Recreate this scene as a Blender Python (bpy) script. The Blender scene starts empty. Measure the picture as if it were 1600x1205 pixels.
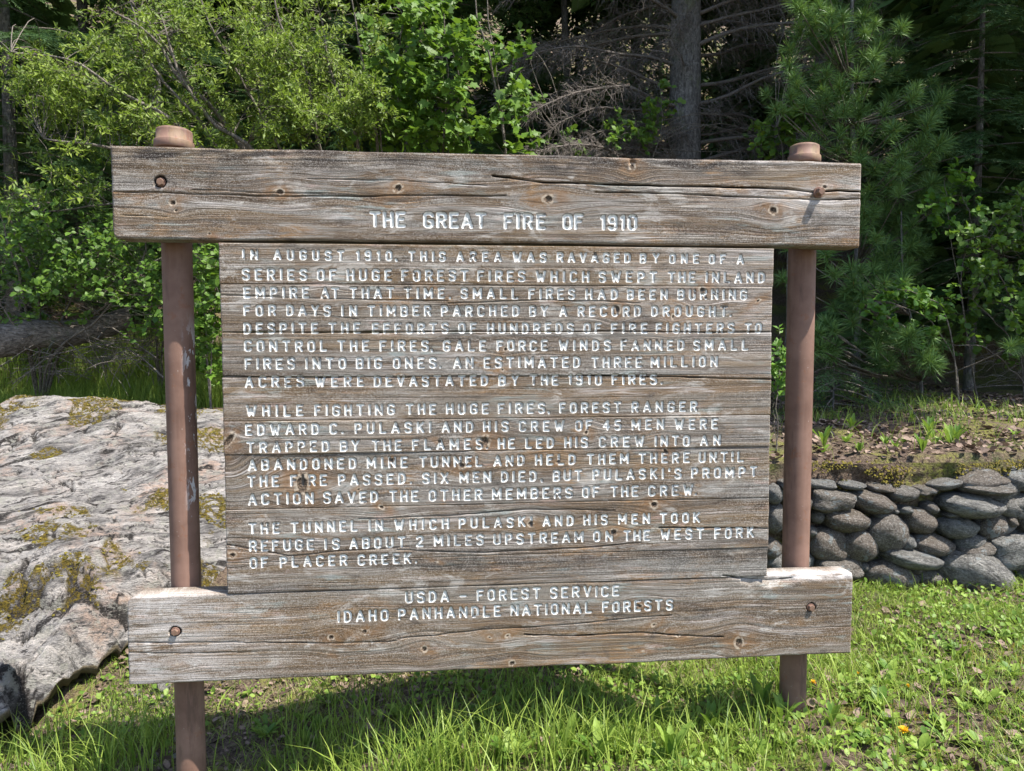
import bpy, math, random
import numpy as np
from mathutils import Matrix, Vector
random.seed(7); rng = np.random.default_rng(11)
D = bpy.data; SC = bpy.context.scene; COL = SC.collection
PI = math.pi

# ------------------------------------------------------------------ camera, sky, sun, exposure
CAM = np.array([0.9971, -2.4783, 1.3528]); YAW, PITCH, ROLL, FPX = 0.0990, -0.0610, -0.0015, 1180.9
FWD = np.array([math.sin(YAW)*math.cos(PITCH), math.cos(YAW)*math.cos(PITCH), math.sin(PITCH)])
_rt = np.array([math.cos(YAW), -math.sin(YAW), 0.0]); _up = np.cross(_rt, FWD)
RGT = _rt*math.cos(ROLL)+_up*math.sin(ROLL); UPV = -_rt*math.sin(ROLL)+_up*math.cos(ROLL)
cd = D.cameras.new('camera'); cam = D.objects.new('camera', cd); COL.objects.link(cam)
cd.sensor_width = 36; cd.lens = FPX*36/1600; cd.clip_start = .05; cd.clip_end = 400
m = Matrix.Identity(4)
for i in range(3):
    m[i][0], m[i][1], m[i][2], m[i][3] = RGT[i], UPV[i], -FWD[i], CAM[i]
cam.matrix_world = m; SC.camera = cam

SUN = np.array([.45, -.30, 1.0]); SUN = SUN/np.linalg.norm(SUN)
w = D.worlds.new('World'); SC.world = w; w.use_nodes = True
wn = w.node_tree; bg = wn.nodes['Background']
sky = wn.nodes.new('ShaderNodeTexSky'); sky.sky_type = 'NISHITA'; sky.sun_disc = False
sky.sun_elevation = math.asin(SUN[2]); sky.sun_rotation = math.atan2(SUN[0], SUN[1])
wn.links.new(sky.outputs[0], bg.inputs[0]); bg.inputs[1].default_value = .14
sl = D.lights.new('sun', 'SUN'); sl.energy = 5.0; sl.angle = math.radians(.5); sl.color = (1, .95, .87)
so = D.objects.new('sun', sl); COL.objects.link(so); so.location = (6, -5, 14)
so.rotation_euler = Vector(SUN).to_track_quat('Z', 'Y').to_euler()
SC.view_settings.view_transform = 'Standard'; SC.view_settings.look = 'None'
SC.view_settings.gamma = 1; SC.view_settings.use_curve_mapping = False
SC.view_settings.exposure = 1.08
SC.render.engine = 'CYCLES'
SC.cycles.max_bounces = 6; SC.cycles.transparent_max_bounces = 4

def ray(u, v):
    d = FWD + RGT*(u-800)/FPX - UPV*(v-602.5)/FPX
    return d
def at_y(u, v, Y):                      # where the sight line of a spot meets the vertical plane y = Y
    d = ray(u, v); return CAM + d*(Y-CAM[1])/d[1]

# ------------------------------------------------------------------ noise
_tab = np.random.default_rng(3).random(65536).astype(np.float32)
def vnoise(x, y, z=0.0):
    x, y, z = np.broadcast_arrays(np.asarray(x, float), np.asarray(y, float), np.asarray(z, float))
    xi, yi, zi = np.floor(x).astype(np.int64), np.floor(y).astype(np.int64), np.floor(z).astype(np.int64)
    fx, fy, fz = x-xi, y-yi, z-zi
    fx, fy, fz = fx*fx*(3-2*fx), fy*fy*(3-2*fy), fz*fz*(3-2*fz)
    def h(a, b, c): return _tab[((a*73856093) ^ (b*19349663) ^ (c*83492791)) & 65535]
    r = 0
    for dz in (0, 1):
        for dy in (0, 1):
            for dx in (0, 1):
                r = r + h(xi+dx, yi+dy, zi+dz)*(fx if dx else 1-fx)*(fy if dy else 1-fy)*(fz if dz else 1-fz)
    return r*2-1
def fbm(x, y, z=0.0, o=4, g=.5):
    r, a, f = 0, 1, 1
    for i in range(o):
        r = r + a*vnoise(np.asarray(x)*f+i*17.1, np.asarray(y)*f+i*7.7, np.asarray(z)*f+i*3.3); a *= g; f *= 2.03
    return r
def sstep(a, b, x):
    t = np.clip((np.asarray(x, float)-a)/(b-a), 0, 1); return t*t*(3-2*t)

# ------------------------------------------------------------------ objects
def tag(o, label=None, cat=None, group=None, kind=None):
    if label: o['label'] = label
    if cat: o['category'] = cat
    if group: o['group'] = group
    if kind: o['kind'] = kind
    return o
def link(name, data, parent=None, loc=None):
    o = D.objects.new(name, data); COL.objects.link(o)
    if parent: o.parent = parent
    if loc is not None: o.location = loc
    return o
def empty(name, loc=(0, 0, 0)):
    o = link(name, None, None, loc); o.empty_display_size = .2; return o
def mesh(name, V, F, mat=None, smooth=True, attrs=None):
    """F: list of int arrays (n,3) / (n,4)"""
    me = D.meshes.new(name); V = np.asarray(V, np.float32)
    F = [np.asarray(f, np.int32) for f in F if len(f)]
    nl = sum(f.size for f in F); nf = sum(len(f) for f in F)
    me.vertices.add(len(V)); me.vertices.foreach_set('co', V.ravel())
    me.loops.add(nl); me.loops.foreach_set('vertex_index', np.concatenate([f.ravel() for f in F]))
    me.polygons.add(nf)
    tot = np.concatenate([np.full(len(f), f.shape[1], np.int32) for f in F])
    st = np.concatenate([[0], np.cumsum(tot)[:-1]]).astype(np.int32)
    me.polygons.foreach_set('loop_start', st)
    me.polygons.foreach_set('use_smooth', np.full(nf, smooth))
    me.update(calc_edges=True)
    for k, a in (attrs or {}).items():
        a = np.asarray(a, np.float32)
        if a.ndim == 2:
            at = me.attributes.new(k, 'FLOAT_VECTOR', 'POINT'); at.data.foreach_set('vector', a.ravel())
        else:
            at = me.attributes.new(k, 'FLOAT', 'POINT'); at.data.foreach_set('value', a)
    if mat: me.materials.append(mat)
    return me
class MB:
    """collects vertices and faces, one float attribute 'tint' per vertex"""
    def __init__(s): s.V, s.Q, s.T, s.A, s.n = [], [], [], [], 0
    def add(s, V, Q=None, T=None, tint=0.0):
        V = np.asarray(V, float).reshape(-1, 3)
        if Q is not None and len(Q): s.Q.append(np.asarray(Q)+s.n)
        if T is not None and len(T): s.T.append(np.asarray(T)+s.n)
        s.V.append(V); s.A.append(np.broadcast_to(np.asarray(tint, float), (len(V),)).copy()); s.n += len(V)
    def mesh(s, name, mat, smooth=True):
        fs = []
        if s.Q: fs.append(np.concatenate(s.Q))
        if s.T: fs.append(np.concatenate(s.T))
        return mesh(name, np.concatenate(s.V), fs, mat, smooth, {'tint': np.concatenate(s.A)})
    def obj(s, name, mat, parent=None, smooth=True): return link(name, s.mesh(name, mat, smooth), parent)
def tubes(mb, P, R, sides=5, tint=0.0, cap=False):
    """P (N,k,3) paths, R (N,k) radii"""
    P = np.asarray(P, float); R = np.asarray(R, float)
    if P.ndim == 2: P = P[None]; R = R[None]
    N, k, _ = P.shape
    R = np.broadcast_to(R, (N, k))
    T = np.gradient(P, axis=1); T /= np.linalg.norm(T, axis=2, keepdims=True)+1e-9
    ref = np.where(np.abs(T[:, :1, 2:3]) > .9, np.array([1., 0, 0]), np.array([0, 0, 1.]))
    A = np.cross(T, np.broadcast_to(ref, T.shape)); A /= np.linalg.norm(A, axis=2, keepdims=True)+1e-9
    B = np.cross(T, A)
    an = np.arange(sides)*2*PI/sides
    V = P[:, :, None]+R[:, :, None, None]*(A[:, :, None]*np.cos(an)[None, None, :, None]+B[:, :, None]*np.sin(an)[None, None, :, None])
    i = np.arange(k-1)[:, None]*sides; j = np.arange(sides)[None]; j2 = (j+1) % sides
    q = np.stack([i+j, i+j2, i+sides+j2, i+sides+j], -1).reshape(-1, 4)
    Q = (q[None]+(np.arange(N)*k*sides)[:, None, None]).reshape(-1, 4)
    t = np.asarray(tint, float)
    if t.ndim == 1: t = np.repeat(t, k*sides)
    mb.add(V.reshape(-1, 3), Q, None, t)
    if cap:
        for n in range(N):
            b = V[n, -1]; c = b.mean(0)
            mb.add(np.vstack([b, c]), None, [[a, (a+1) % sides, sides] for a in range(sides)], tint if np.ndim(tint) == 0 else tint[n])
def nrm(a): return a/(np.linalg.norm(a, axis=-1, keepdims=True)+1e-9)
def rdir(n, zb=0.0):
    d = rng.normal(size=(n, 3)); d[:, 2] += zb; return nrm(d)
def frames(A, roll=None, up=None):
    """A long axis (N,3) -> (A,B,N) with B across"""
    n = len(A); A = nrm(A)
    if up is None: up = rdir(n)
    B = nrm(np.cross(up, A)); Nn = np.cross(A, B)
    return A, B, Nn
def stamp(mb, TV, TQ, TT, O, A, B, N, S, tint, ttint=None):
    """copies of a template: TV (k,3) in (A,B,N) axes"""
    n, k = len(O), len(TV); S = np.broadcast_to(np.asarray(S, float), (n,))[:, None, None] if np.ndim(S) < 2 else np.asarray(S)[:, None, :]
    TVs = TV[None]*S
    V = O[:, None]+TVs[..., 0:1]*A[:, None]+TVs[..., 1:2]*B[:, None]+TVs[..., 2:3]*N[:, None]
    off = (np.arange(n)*k)[:, None, None]
    Q = (np.asarray(TQ)[None]+off).reshape(-1, 4) if TQ is not None and len(TQ) else None
    T = (np.asarray(TT)[None]+off).reshape(-1, 3) if TT is not None and len(TT) else None
    t = np.repeat(np.broadcast_to(np.asarray(tint, float), (n,)), k)
    if ttint is not None: t = t+np.tile(ttint, n)
    mb.add(V.reshape(-1, 3), Q, T, t)
# leaf templates (long axis x, width y, normal z), unit length
LANCE = np.array([[0, 0, 0], [.45, .14, .05], [1, 0, -.08], [.45, -.14, .05]]); LANCE_T = [[0, 1, 2], [0, 2, 3]]
ROUND = np.array([[0, 0, 0], [.25, .36, .07], [.62, .42, .07], [1, 0, -.08], [.62, -.42, .07], [.25, -.36, .07], [.5, 0, 0]])
ROUND_T = [[0, 6, 1], [1, 6, 2], [2, 6, 3], [3, 6, 4], [4, 6, 5], [5, 6, 0]]
_mv = [[0, 0, 0], [.05, .22, .03], [.12, .5, .04], [.36, .34, .05], [.62, .52, .02], [.68, .22, .03], [1, 0, -.1],
       [.68, -.22, .03], [.62, -.52, .02], [.36, -.34, .05], [.12, -.5, .04], [.05, -.22, .03], [.35, 0, 0]]
MAPLE = np.array(_mv); MAPLE_T = [[i, 12, (i+1) % 12] for i in range(12)]

# ------------------------------------------------------------------ terrain
def wall_y(x): return 1.42-.05*(x-2.5)
def ground(x, y, rough=True):
    x = np.asarray(x, float); y = np.asarray(y, float)
    base = -.235+.088*np.clip(x, -3, 2.35)+.095*sstep(.4, .9, x)*sstep(2.1, 1.5, x)*sstep(1.6, .6, y)
    # upper ground on the right: a terrace held by the stone wall
    terr = .66+.045*np.clip(y-1.4, 0, 4)+.03*(np.clip(x, 0, 6)-3)*0
    tr = sstep(wall_y(x)+.10, wall_y(x)+.24, y)
    right = base*(1-tr)+terr*tr
    left = base+(np.clip(y-.9, 0, 3.3))*.315
    left = left+.03*np.clip(y-4.2, 0, 2)
    k = sstep(.7, 1.7, x)
    z = left*(1-k)+right*k
    z = z+.62*np.clip(y-5.2+.25*np.sin(x*.9), 0, 60)*sstep(5.0, 6.4, y+.25*np.sin(x*.9))
    if rough:
        am = sstep(60, 10, np.abs(x)+np.abs(y))
        z = z+am*(.05*fbm(x*.8, y*.8, 1, 3)+.022*fbm(x*4, y*4, 2, 3))
    return z
# ------------------------------------------------------------------ materials
class NT:
    def __init__(s, name):
        s.m = D.materials.new(name); s.m.use_nodes = True; s.t = s.m.node_tree; s.b = s.t.nodes['Principled BSDF']
        s.out = s.t.nodes['Material Output']; s.b.inputs['Roughness'].default_value = .85
        s.b.inputs['Specular IOR Level'].default_value = .25
    def n(s, ty, **k):
        x = s.t.nodes.new(ty)
        for a, b in k.items(): setattr(x, a, b)
        return x
    def l(s, a, b): s.t.links.new(a, b)
    def set(s, sock, v):
        if isinstance(v, bpy.types.NodeSocket): s.l(v, sock)
        else: sock.default_value = v
    def coord(s, kind='Object'): return s.n('ShaderNodeTexCoord').outputs[kind]
    def attr(s, name, out='Fac'): return s.n('ShaderNodeAttribute', attribute_name=name).outputs[out]
    def mul(s, vec, sc):
        x = s.n('ShaderNodeVectorMath', operation='MULTIPLY'); s.l(vec, x.inputs[0]); x.inputs[1].default_value = sc; return x.outputs[0]
    def noise(s, vec, scale=5, detail=4, rough=.55, dist=0, out='Fac'):
        x = s.n('ShaderNodeTexNoise'); s.l(vec, x.inputs['Vector']); x.inputs['Scale'].default_value = scale
        x.inputs['Detail'].default_value = detail; x.inputs['Roughness'].default_value = rough; x.inputs['Distortion'].default_value = dist
        return x.outputs[out]
    def voro(s, vec, scale, feature='F1', out='Distance'):
        x = s.n('ShaderNodeTexVoronoi', feature=feature); s.l(vec, x.inputs['Vector']); x.inputs['Scale'].default_value = scale; return x.outputs[out]
    def ramp(s, f, stops):
        x = s.n('ShaderNodeValToRGB'); s.l(f, x.inputs[0]); e = x.color_ramp.elements
        while len(e) < len(stops): e.new(.5)
        for q, (p, c) in zip(e, stops):
            q.position = p; q.color = (c, c, c, 1) if not isinstance(c, tuple) else (*c, 1)
        return x.outputs[0]
    def mr(s, f, a, b, c=0., d=1.):
        x = s.n('ShaderNodeMapRange', interpolation_type='SMOOTHSTEP'); s.set(x.inputs[0], f)
        for i, v in zip((1, 2, 3, 4), (a, b, c, d)): x.inputs[i].default_value = v
        return x.outputs[0]
    def ma(s, op, a, b=0., c=0.):
        x = s.n('ShaderNodeMath', operation=op)
        for i, v in enumerate((a, b, c)): s.set(x.inputs[i], v)
        return x.outputs[0]
    def mix(s, f, a, b, mode='MIX'):
        x = s.n('ShaderNodeMix', data_type='RGBA', blend_type=mode)
        s.set(x.inputs[0], f)
        for i, v in ((6, a), (7, b)):
            if isinstance(v, tuple): v = (*v, 1)
            s.set(x.inputs[i], v)
        return x.outputs[2]
    def bump(s, h, strength=.5, dist=.01, nrm=None):
        x = s.n('ShaderNodeBump'); s.l(h, x.inputs['Height']); x.inputs['Strength'].default_value = strength; x.inputs['Distance'].default_value = dist
        if nrm: s.l(nrm, x.inputs['Normal'])
        return x.outputs[0]
    def done(s, col, nr=None, rough=None):
        s.set(s.b.inputs['Base Color'], (*col, 1) if isinstance(col, tuple) else col)
        if nr: s.l(nr, s.b.inputs['Normal'])
        if rough is not None: s.set(s.b.inputs['Roughness'], rough)
        return s.m

def wood_mat():
    s = NT('weathered_timber'); g = s.attr('grain', 'Vector'); sdf = s.attr('letter'); knot = s.attr('knot'); crk = s.attr('crack'); P = s.coord()
    tone = s.attr('tone')
    fib = s.noise(s.mul(g, (6, 0, 420)), 1, 4, .7)
    fib2 = s.noise(s.mul(g, (13, 1, 190)), 1, 5, .75)
    ring = s.noise(s.mul(g, (1.6, 1, 105)), 1, 3, .65)
    ringb = s.mr(ring, .40, .56)
    pat = s.noise(s.mul(g, (2.2, 1, 17)), 1, 4, .62, .6)
    pat2 = s.noise(s.mul(P, (3.1, 1, 6)), 1, 5, .68, .8); blot = s.noise(s.mul(P, (5, 1, 13)), 1, 5, .7, 1.)
    plank = s.noise(s.mul(g, (0, 5.31, 0)), 1, 0, .5)
    band = s.noise(s.mul(g, (.55, 1, 11)), 1, 3, .55, .4)
    grey = s.mix(s.mr(fib, .3, .7), (.135, .120, .104), (.40, .375, .345))
    brown = s.mix(s.mr(fib, .35, .68), (.070, .046, .029), (.25, .178, .112))
    c = s.mix(s.mr(s.ma('ADD', s.ma('MULTIPLY', pat, .65), s.ma('MULTIPLY', fib2, .35)), .42, .56), grey, brown)
    c = s.mix(s.ma('MULTIPLY', s.mr(plank, .48, .62), .38), c, s.mix(fib2, (.12, .075, .038), (.33, .22, .115)))
    c = s.mix(s.ma('MULTIPLY', s.mr(plank, .48, .38), .30), c, s.mix(fib2, (.11, .10, .09), (.38, .37, .35)))
    c = s.mix(s.ma('MULTIPLY', s.mr(pat2, .52, .66), s.mr(fib2, .40, .58)), c, (.29, .175, .082))          # rust brown drifts
    c = s.mix(s.ma('MULTIPLY', s.mr(s.noise(s.mul(g, (2.2, 1, 22)), 1.3, 4, .65), .53, .66), s.mr(fib, .44, .60)), c, (.54, .50, .48))  # silvered fibres
    pp = s.noise(s.mul(P, (9, 1, 60)), 1, 3, .6)
    c = s.mix(s.ma('MULTIPLY', s.mr(band, .52, .64), .55), c, s.mix(fib2, (.125, .082, .042), (.35, .245, .135)))
    c = s.mix(s.ma('MULTIPLY', s.mr(band, .46, .36), .45), c, s.mix(fib2, (.12, .115, .105), (.36, .355, .33)))
    blu = s.ma('MULTIPLY', s.mr(s.noise(s.mul(P, (2.0, 1, 7)), 1.7, 3, .5), .53, .64), s.mr(pp, .48, .60))
    c = s.mix(s.ma('MULTIPLY', blu, .4), c, (.30, .40, .41))
    pk = s.ma('MULTIPLY', s.mr(s.noise(s.mul(P, (2.4, 1, 8)), 2.3, 3, .5), .55, .66), s.mr(pp, .36, .50, 1., 0.))
    c = s.mix(s.ma('MULTIPLY', pk, .45), c, (.50, .36, .32))
    c = s.mix(s.ma('MULTIPLY', s.mr(ring, .50, .38), .55), c, (.085, .06, .045))       # dark late wood lines
    c = s.mix(s.ma('MULTIPLY', s.mr(blot, .56, .66), .6), c, (.055, .042, .034)); c = s.mix(s.ma('MULTIPLY', s.ma('MULTIPLY', s.mr(blot, .45, .36), s.mr(fib2, .38, .56)), .65), c, (.52, .50, .47))
    c = s.mix(s.ma('MULTIPLY', s.mr(tone, 0, 1), s.mr(s.noise(s.mul(P, (7, 1, 34)), 1, 4, .7), .38, .58)), c, (.035, .025, .02))
    c = s.mix(s.ma('MULTIPLY', s.mr(tone, 0, -1), s.mr(s.noise(s.mul(P, (6, 1, 40)), 1, 4, .7), .35, .6)), c, (.62, .59, .58))
    speck = s.noise(P, 420, 2, .6)
    c = s.mix(s.mr(speck, .50, .66, 0., .5), c, (.55, .52, .49)); c = s.mix(s.mr(speck, .48, .34, 0., .6), c, (.06, .045, .035))
    halo = s.ma('MULTIPLY', s.mr(knot, .02, .5), s.mr(s.noise(P, 28, 3, .6), .35, .6, .15, 1.))
    c = s.mix(s.ma('MULTIPLY', halo, .6), c, s.mix(fib, (.13, .07, .035), (.36, .21, .10)))
    c = s.mix(s.ma('MULTIPLY', s.ma('MULTIPLY', s.mr(knot, .58, .70), s.mr(knot, .90, .82)), s.mr(s.noise(P, 95, 3, .65), .42, .56, .0, .85)), c, (.48, .41, .33))
    c = s.mix(s.mr(knot, .78, .88), c, s.mix(s.mr(s.noise(P, 260, 2, .6), .42, .6), (.03, .022, .016), (.20, .15, .11)))
    c = s.mix(s.mr(crk, .25, .75), c, (.012, .009, .007))
    ga = s.n('ShaderNodeGamma'); s.l(c, ga.inputs[0]); ga.inputs[1].default_value = 1.17; c = ga.outputs[0]
    # paint in the routed letters, shade of the cut painted dark along their edges
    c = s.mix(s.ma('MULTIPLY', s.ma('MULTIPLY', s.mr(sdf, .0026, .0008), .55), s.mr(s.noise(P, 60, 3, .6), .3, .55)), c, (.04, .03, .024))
    #, worn away in spots
    wear = s.noise(s.mul(P, (62, 1, 62)), 1, 4, .6); wear2 = s.noise(s.mul(P, (5, 1, 9)), 1, 2, .5)
    wearg = s.noise(s.mul(g, (22, 1, 300)), 1, 3, .6)
    w1 = s.ma('ADD', s.ma('MULTIPLY', wear, .5), s.ma('ADD', s.ma('MULTIPLY', wear2, .28), s.ma('MULTIPLY', wearg, .22)))
    edge = s.mr(s.ma('ADD', sdf, s.ma('MULTIPLY', s.ma('SUBTRACT', fib2, .5), .0026)), .0007, -.0006)
    gone = s.ma('MAXIMUM', s.mr(w1, .568, .592), s.ma('MULTIPLY', s.mr(knot, .55, .75), 1.))
    pm = s.ma('MULTIPLY', edge, s.ma('SUBTRACT', 1., s.ma('MULTIPLY', gone, .92)))
    paint = s.mix(s.mr(wear, .42, .62, 0., .55), (.70, .70, .675), (.33, .33, .325))
    c = s.mix(s.ma('MULTIPLY', edge, s.ma('MULTIPLY', gone, .55)), c, (.07, .055, .045))
    c = s.mix(pm, c, paint)
    h = s.ma('ADD', s.ma('MULTIPLY', ringb, .55), s.ma('ADD', s.ma('MULTIPLY', fib2, .5), s.ma('MULTIPLY', fib, .35)))
    h = s.ma('SUBTRACT', h, s.ma('MULTIPLY', crk, 1.5))
    h = s.ma('MULTIPLY', h, s.ma('SUBTRACT', 1., s.ma('MULTIPLY', pm, .75)))
    return s.done(c, s.bump(h, .7, .0019), .88)

def leaf_mat(name, dark, light, back=None, trans=.35, rough=.5, alt=None):
    s = NT(name); t = s.attr('tint'); oi = s.n('ShaderNodeObjectInfo').outputs['Random']
    P = s.coord('Object')
    f = s.ma('FRACT', s.ma('ADD', t, oi)) if False else s.ma('MULTIPLY', s.ma('ADD', t, s.ma('MULTIPLY', oi, .25)), 1.)
    c = s.mix(s.mr(f, 0, 1), dark, light)
    c = s.mix(s.mr(s.noise(P, 90, 2, .6), .35, .7, 0., .35), c, tuple(x*.55 for x in dark))
    if alt: c = s.mix(s.mr(t, .985, 1.0), c, alt)
    s.set(s.b.inputs['Base Color'], c); s.b.inputs['Roughness'].default_value = rough; s.b.inputs['Specular IOR Level'].default_value = .3
    tr = s.n('ShaderNodeBsdfTranslucent'); s.l(s.mix(.55, c, (.16, .26, .02)) if trans > .2 else c, tr.inputs[0])
    mx = s.n('ShaderNodeMixShader'); mx.inputs[0].default_value = trans
    s.l(s.b.outputs[0], mx.inputs[1]); s.l(tr.outputs[0], mx.inputs[2]); s.l(mx.outputs[0], s.out.inputs[0])
    return s.m
def bark_mat(name, a, b, sc=(8, 8, 2.5), k=1., bump=.6):
    s = NT(name); P = s.coord(); v = s.mul(P, sc)
    n1 = s.noise(v, 5*k, 6, .7, .4); n2 = s.noise(P, 30*k, 4, .7); vo = s.voro(v, 7*k)
    c = s.mix(s.mr(n1, .35, .65), a, b); c = s.mix(s.mr(n2, .5, .7, 0., .6), c, tuple(min(1, x*1.7) for x in b))
    c = s.mix(s.mr(s.noise(P, 4*k, 4, .7), .56, .66, 0., .6), c, (.10, .11, .06))
    c = s.mix(s.mr(s.attr('tint'), 0, 1), c, tuple(x*1.4 for x in b))
    return s.done(c, s.bump(s.ma('ADD', n1, s.ma('MULTIPLY', vo, .6)), bump, .02), .9)
def ground_mat():
    s = NT('forest_soil'); P = s.coord()
    n = s.noise(P, 3.2, 7, .65, .3); f = s.noise(P, 55, 4, .7); f2 = s.noise(P, 160, 3, .7)
    c = s.mix(s.mr(f, .35, .65), (.060, .040, .028), (.20, .145, .105))
    c = s.mix(s.mr(f2, .55, .72, 0., .8), c, (.36, .28, .22))
    c = s.mix(s.ma('MULTIPLY', s.mr(n, .47, .60), s.mr(f, .36, .58)), c, (.20, .20, .045))
    c = s.mix(s.ma('MULTIPLY', s.mr(s.noise(P, 1.7, 5, .6), .52, .64), s.mr(f2, .4, .6)), c, (.07, .11, .025))
    vo = s.voro(P, 60)
    return s.done(c, s.bump(s.ma('ADD', f, s.ma('ADD', f2, s.ma('MULTIPLY', vo, .5))), .9, .02), .95)
def rock_mat():
    s = NT('pale_bedrock'); P = s.coord(); st = s.attr('strata', 'Vector')
    n1 = s.noise(s.mul(st, (1.3, 1.3, 2.6)), 4, 9, .74, .5); n2 = s.noise(st, 26, 5, .75); n3 = s.noise(st, 95, 4, .75)
    lay = s.noise(s.mul(st, (1.6, 1.6, 12)), 1, 6, .75, .5)
    c = s.mix(s.mr(n1, .34, .62), (.085, .08, .078), (.46, .43, .405))
    c = s.mix(s.mr(lay, .50, .62, 0., .8), c, (.56, .51, .47))
    c = s.mix(s.ma('MULTIPLY', s.mr(s.noise(P, 2.3, 4, .6), .50, .62), s.mr(n2, .36, .6)), c, (.43, .32, .26))   # pinkish patches
    c = s.mix(s.mr(n3, .50, .64, 0., .55), c, (.12, .115, .115))
    c = s.mix(s.mr(n2, .47, .36, 0., .95), c, (.05, .046, .045))
    c = s.mix(s.mr(s.noise(s.mul(st, (1.2, 1.5, 7)), 2.2, 5, .7, .6), .57, .63, 0., .85), c, (.06, .055, .05))
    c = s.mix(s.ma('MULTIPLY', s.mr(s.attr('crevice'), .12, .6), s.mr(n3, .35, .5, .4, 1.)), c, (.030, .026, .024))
    li = s.ma('MULTIPLY', s.mr(s.noise(P, 13, 4, .7), .55, .60), s.mr(n2, .4, .5)); c = s.mix(s.ma('MULTIPLY', li, .7), c, (.33, .32, .28))
    mo = s.ma('MULTIPLY', s.mr(s.attr('moss'), .15, .7), s.mr(s.noise(P, 26, 6, .75), .44, .53))
    c = s.mix(mo, c, s.mix(s.mr(n3, .4, .6), (.045, .036, .010), (.20, .145, .020)))
    li2 = s.mr(s.attr('under'), .1, .8); c = s.mix(li2, c, s.mix(n2, (.24, .21, .15), (.15, .10, .045)))
    h = s.ma('ADD', s.ma('MULTIPLY', n1, 1.2), s.ma('ADD', s.ma('MULTIPLY', n2, .6), s.ma('ADD', s.ma('MULTIPLY', n3, .3), s.ma('MULTIPLY', lay, .6))))
    return s.done(c, s.bump(h, 1., .06), .9)
def stone_mat(name, a, b, moss=.3):
    s = NT(name); P = s.coord(); oi = s.n('ShaderNodeObjectInfo').outputs['Random']
    off = s.n('ShaderNodeVectorMath', operation='ADD'); s.l(P, off.inputs[0])
    cx = s.n('ShaderNodeCombineXYZ'); s.l(s.ma('MULTIPLY', oi, 37.), cx.inputs[0]); s.l(s.ma('MULTIPLY', oi, 11.), cx.inputs[2]); s.l(cx.outputs[0], off.inputs[1]); P2 = off.outputs[0]
    n1 = s.noise(P2, 2.2, 7, .72, .4); n2 = s.noise(P2, 11, 6, .78); n3 = s.noise(s.mul(P2, (1, 1, 5)), 3, 4, .7)
    c = s.mix(s.mr(n1, .35, .65), a, b); c = s.mix(s.mr(oi, .2, .8, 0., .75), c, s.mix(n1, (.11, .085, .065), (.27, .20, .15)))
    c = s.mix(s.mr(n2, .5, .68, 0., .7), c, tuple(min(1, x*1.9) for x in b)); c = s.mix(s.mr(n2, .46, .34, 0., .7), c, (.03, .03, .03))
    c = s.mix(s.mr(n3, .56, .64, 0., .3), c, (.28, .27, .24))
    c = s.mix(s.ma('MULTIPLY', s.mr(s.noise(P2, 1.6, 2, .5, .2), .62, .65), s.mr(n2, .34, .5)), c, (.33, .35, .35))
    geo = s.n('ShaderNodeNewGeometry').outputs['Normal']; sp = s.n('ShaderNodeSeparateXYZ'); s.l(geo, sp.inputs[0])
    mo = s.ma('MULTIPLY', s.mr(s.ma('ADD', sp.outputs[2], s.ma('MULTIPLY', s.noise(P2, 14, 5, .7), 1.2)), 1.2, 1.55), moss)
    c = s.mix(mo, c, (.13, .11, .03))
    return s.done(c, s.bump(s.ma('ADD', n1, s.ma('MULTIPLY', n2, .5)), .9, .12), .85)
def steel_mat():
    s = NT('brown_painted_steel'); P = s.coord()
    n = s.noise(P, 6, 5, .6); f = s.noise(P, 90, 4, .7); st = s.noise(s.mul(P, (30, 30, 2)), 1, 4, .6)
    c = s.mix(s.mr(n, .3, .7), (.135, .076, .056), (.225, .135, .103)); c = s.mix(s.mr(st, .5, .7, 0., .45), c, (.25, .155, .12)); c = s.mix(s.ma('MULTIPLY', s.mr(s.noise(s.mul(P, (14, 14, 2.2)), 1, 5, .7), .52, .66), .55), c, (.075, .045, .034)); c = s.mix(s.mr(s.noise(P, 17, 5, .75), .58, .64, 0., .5), c, (.20, .085, .045))
    c = s.mix(s.mr(f, .66, .72, 0., .8), c, (.36, .30, .26))
    sp = s.n('ShaderNodeSeparateXYZ'); s.l(P, sp.inputs[0])
    chip = s.ma('MULTIPLY', s.mr(s.noise(s.mul(P, (26, 26, 9)), 1, 4, .7, .3), .535, .55), s.attr('chip'))
    c = s.mix(chip, c, (.48, .47, .48))
    c = s.mix(s.ma('MULTIPLY', s.mr(s.noise(P, 22, 4, .7), .50, .56), s.attr('lichen')), c, (.30, .29, .11))
    c = s.mix(s.ma('MULTIPLY', s.mr(f, .4, .6), s.attr('lichen')), c, (.20, .125, .095))
    return s.done(c, s.bump(s.ma('ADD', s.ma('MULTIPLY', f, .5), s.ma('MULTIPLY', chip, -.6)), .35, .002), .66)
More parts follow.
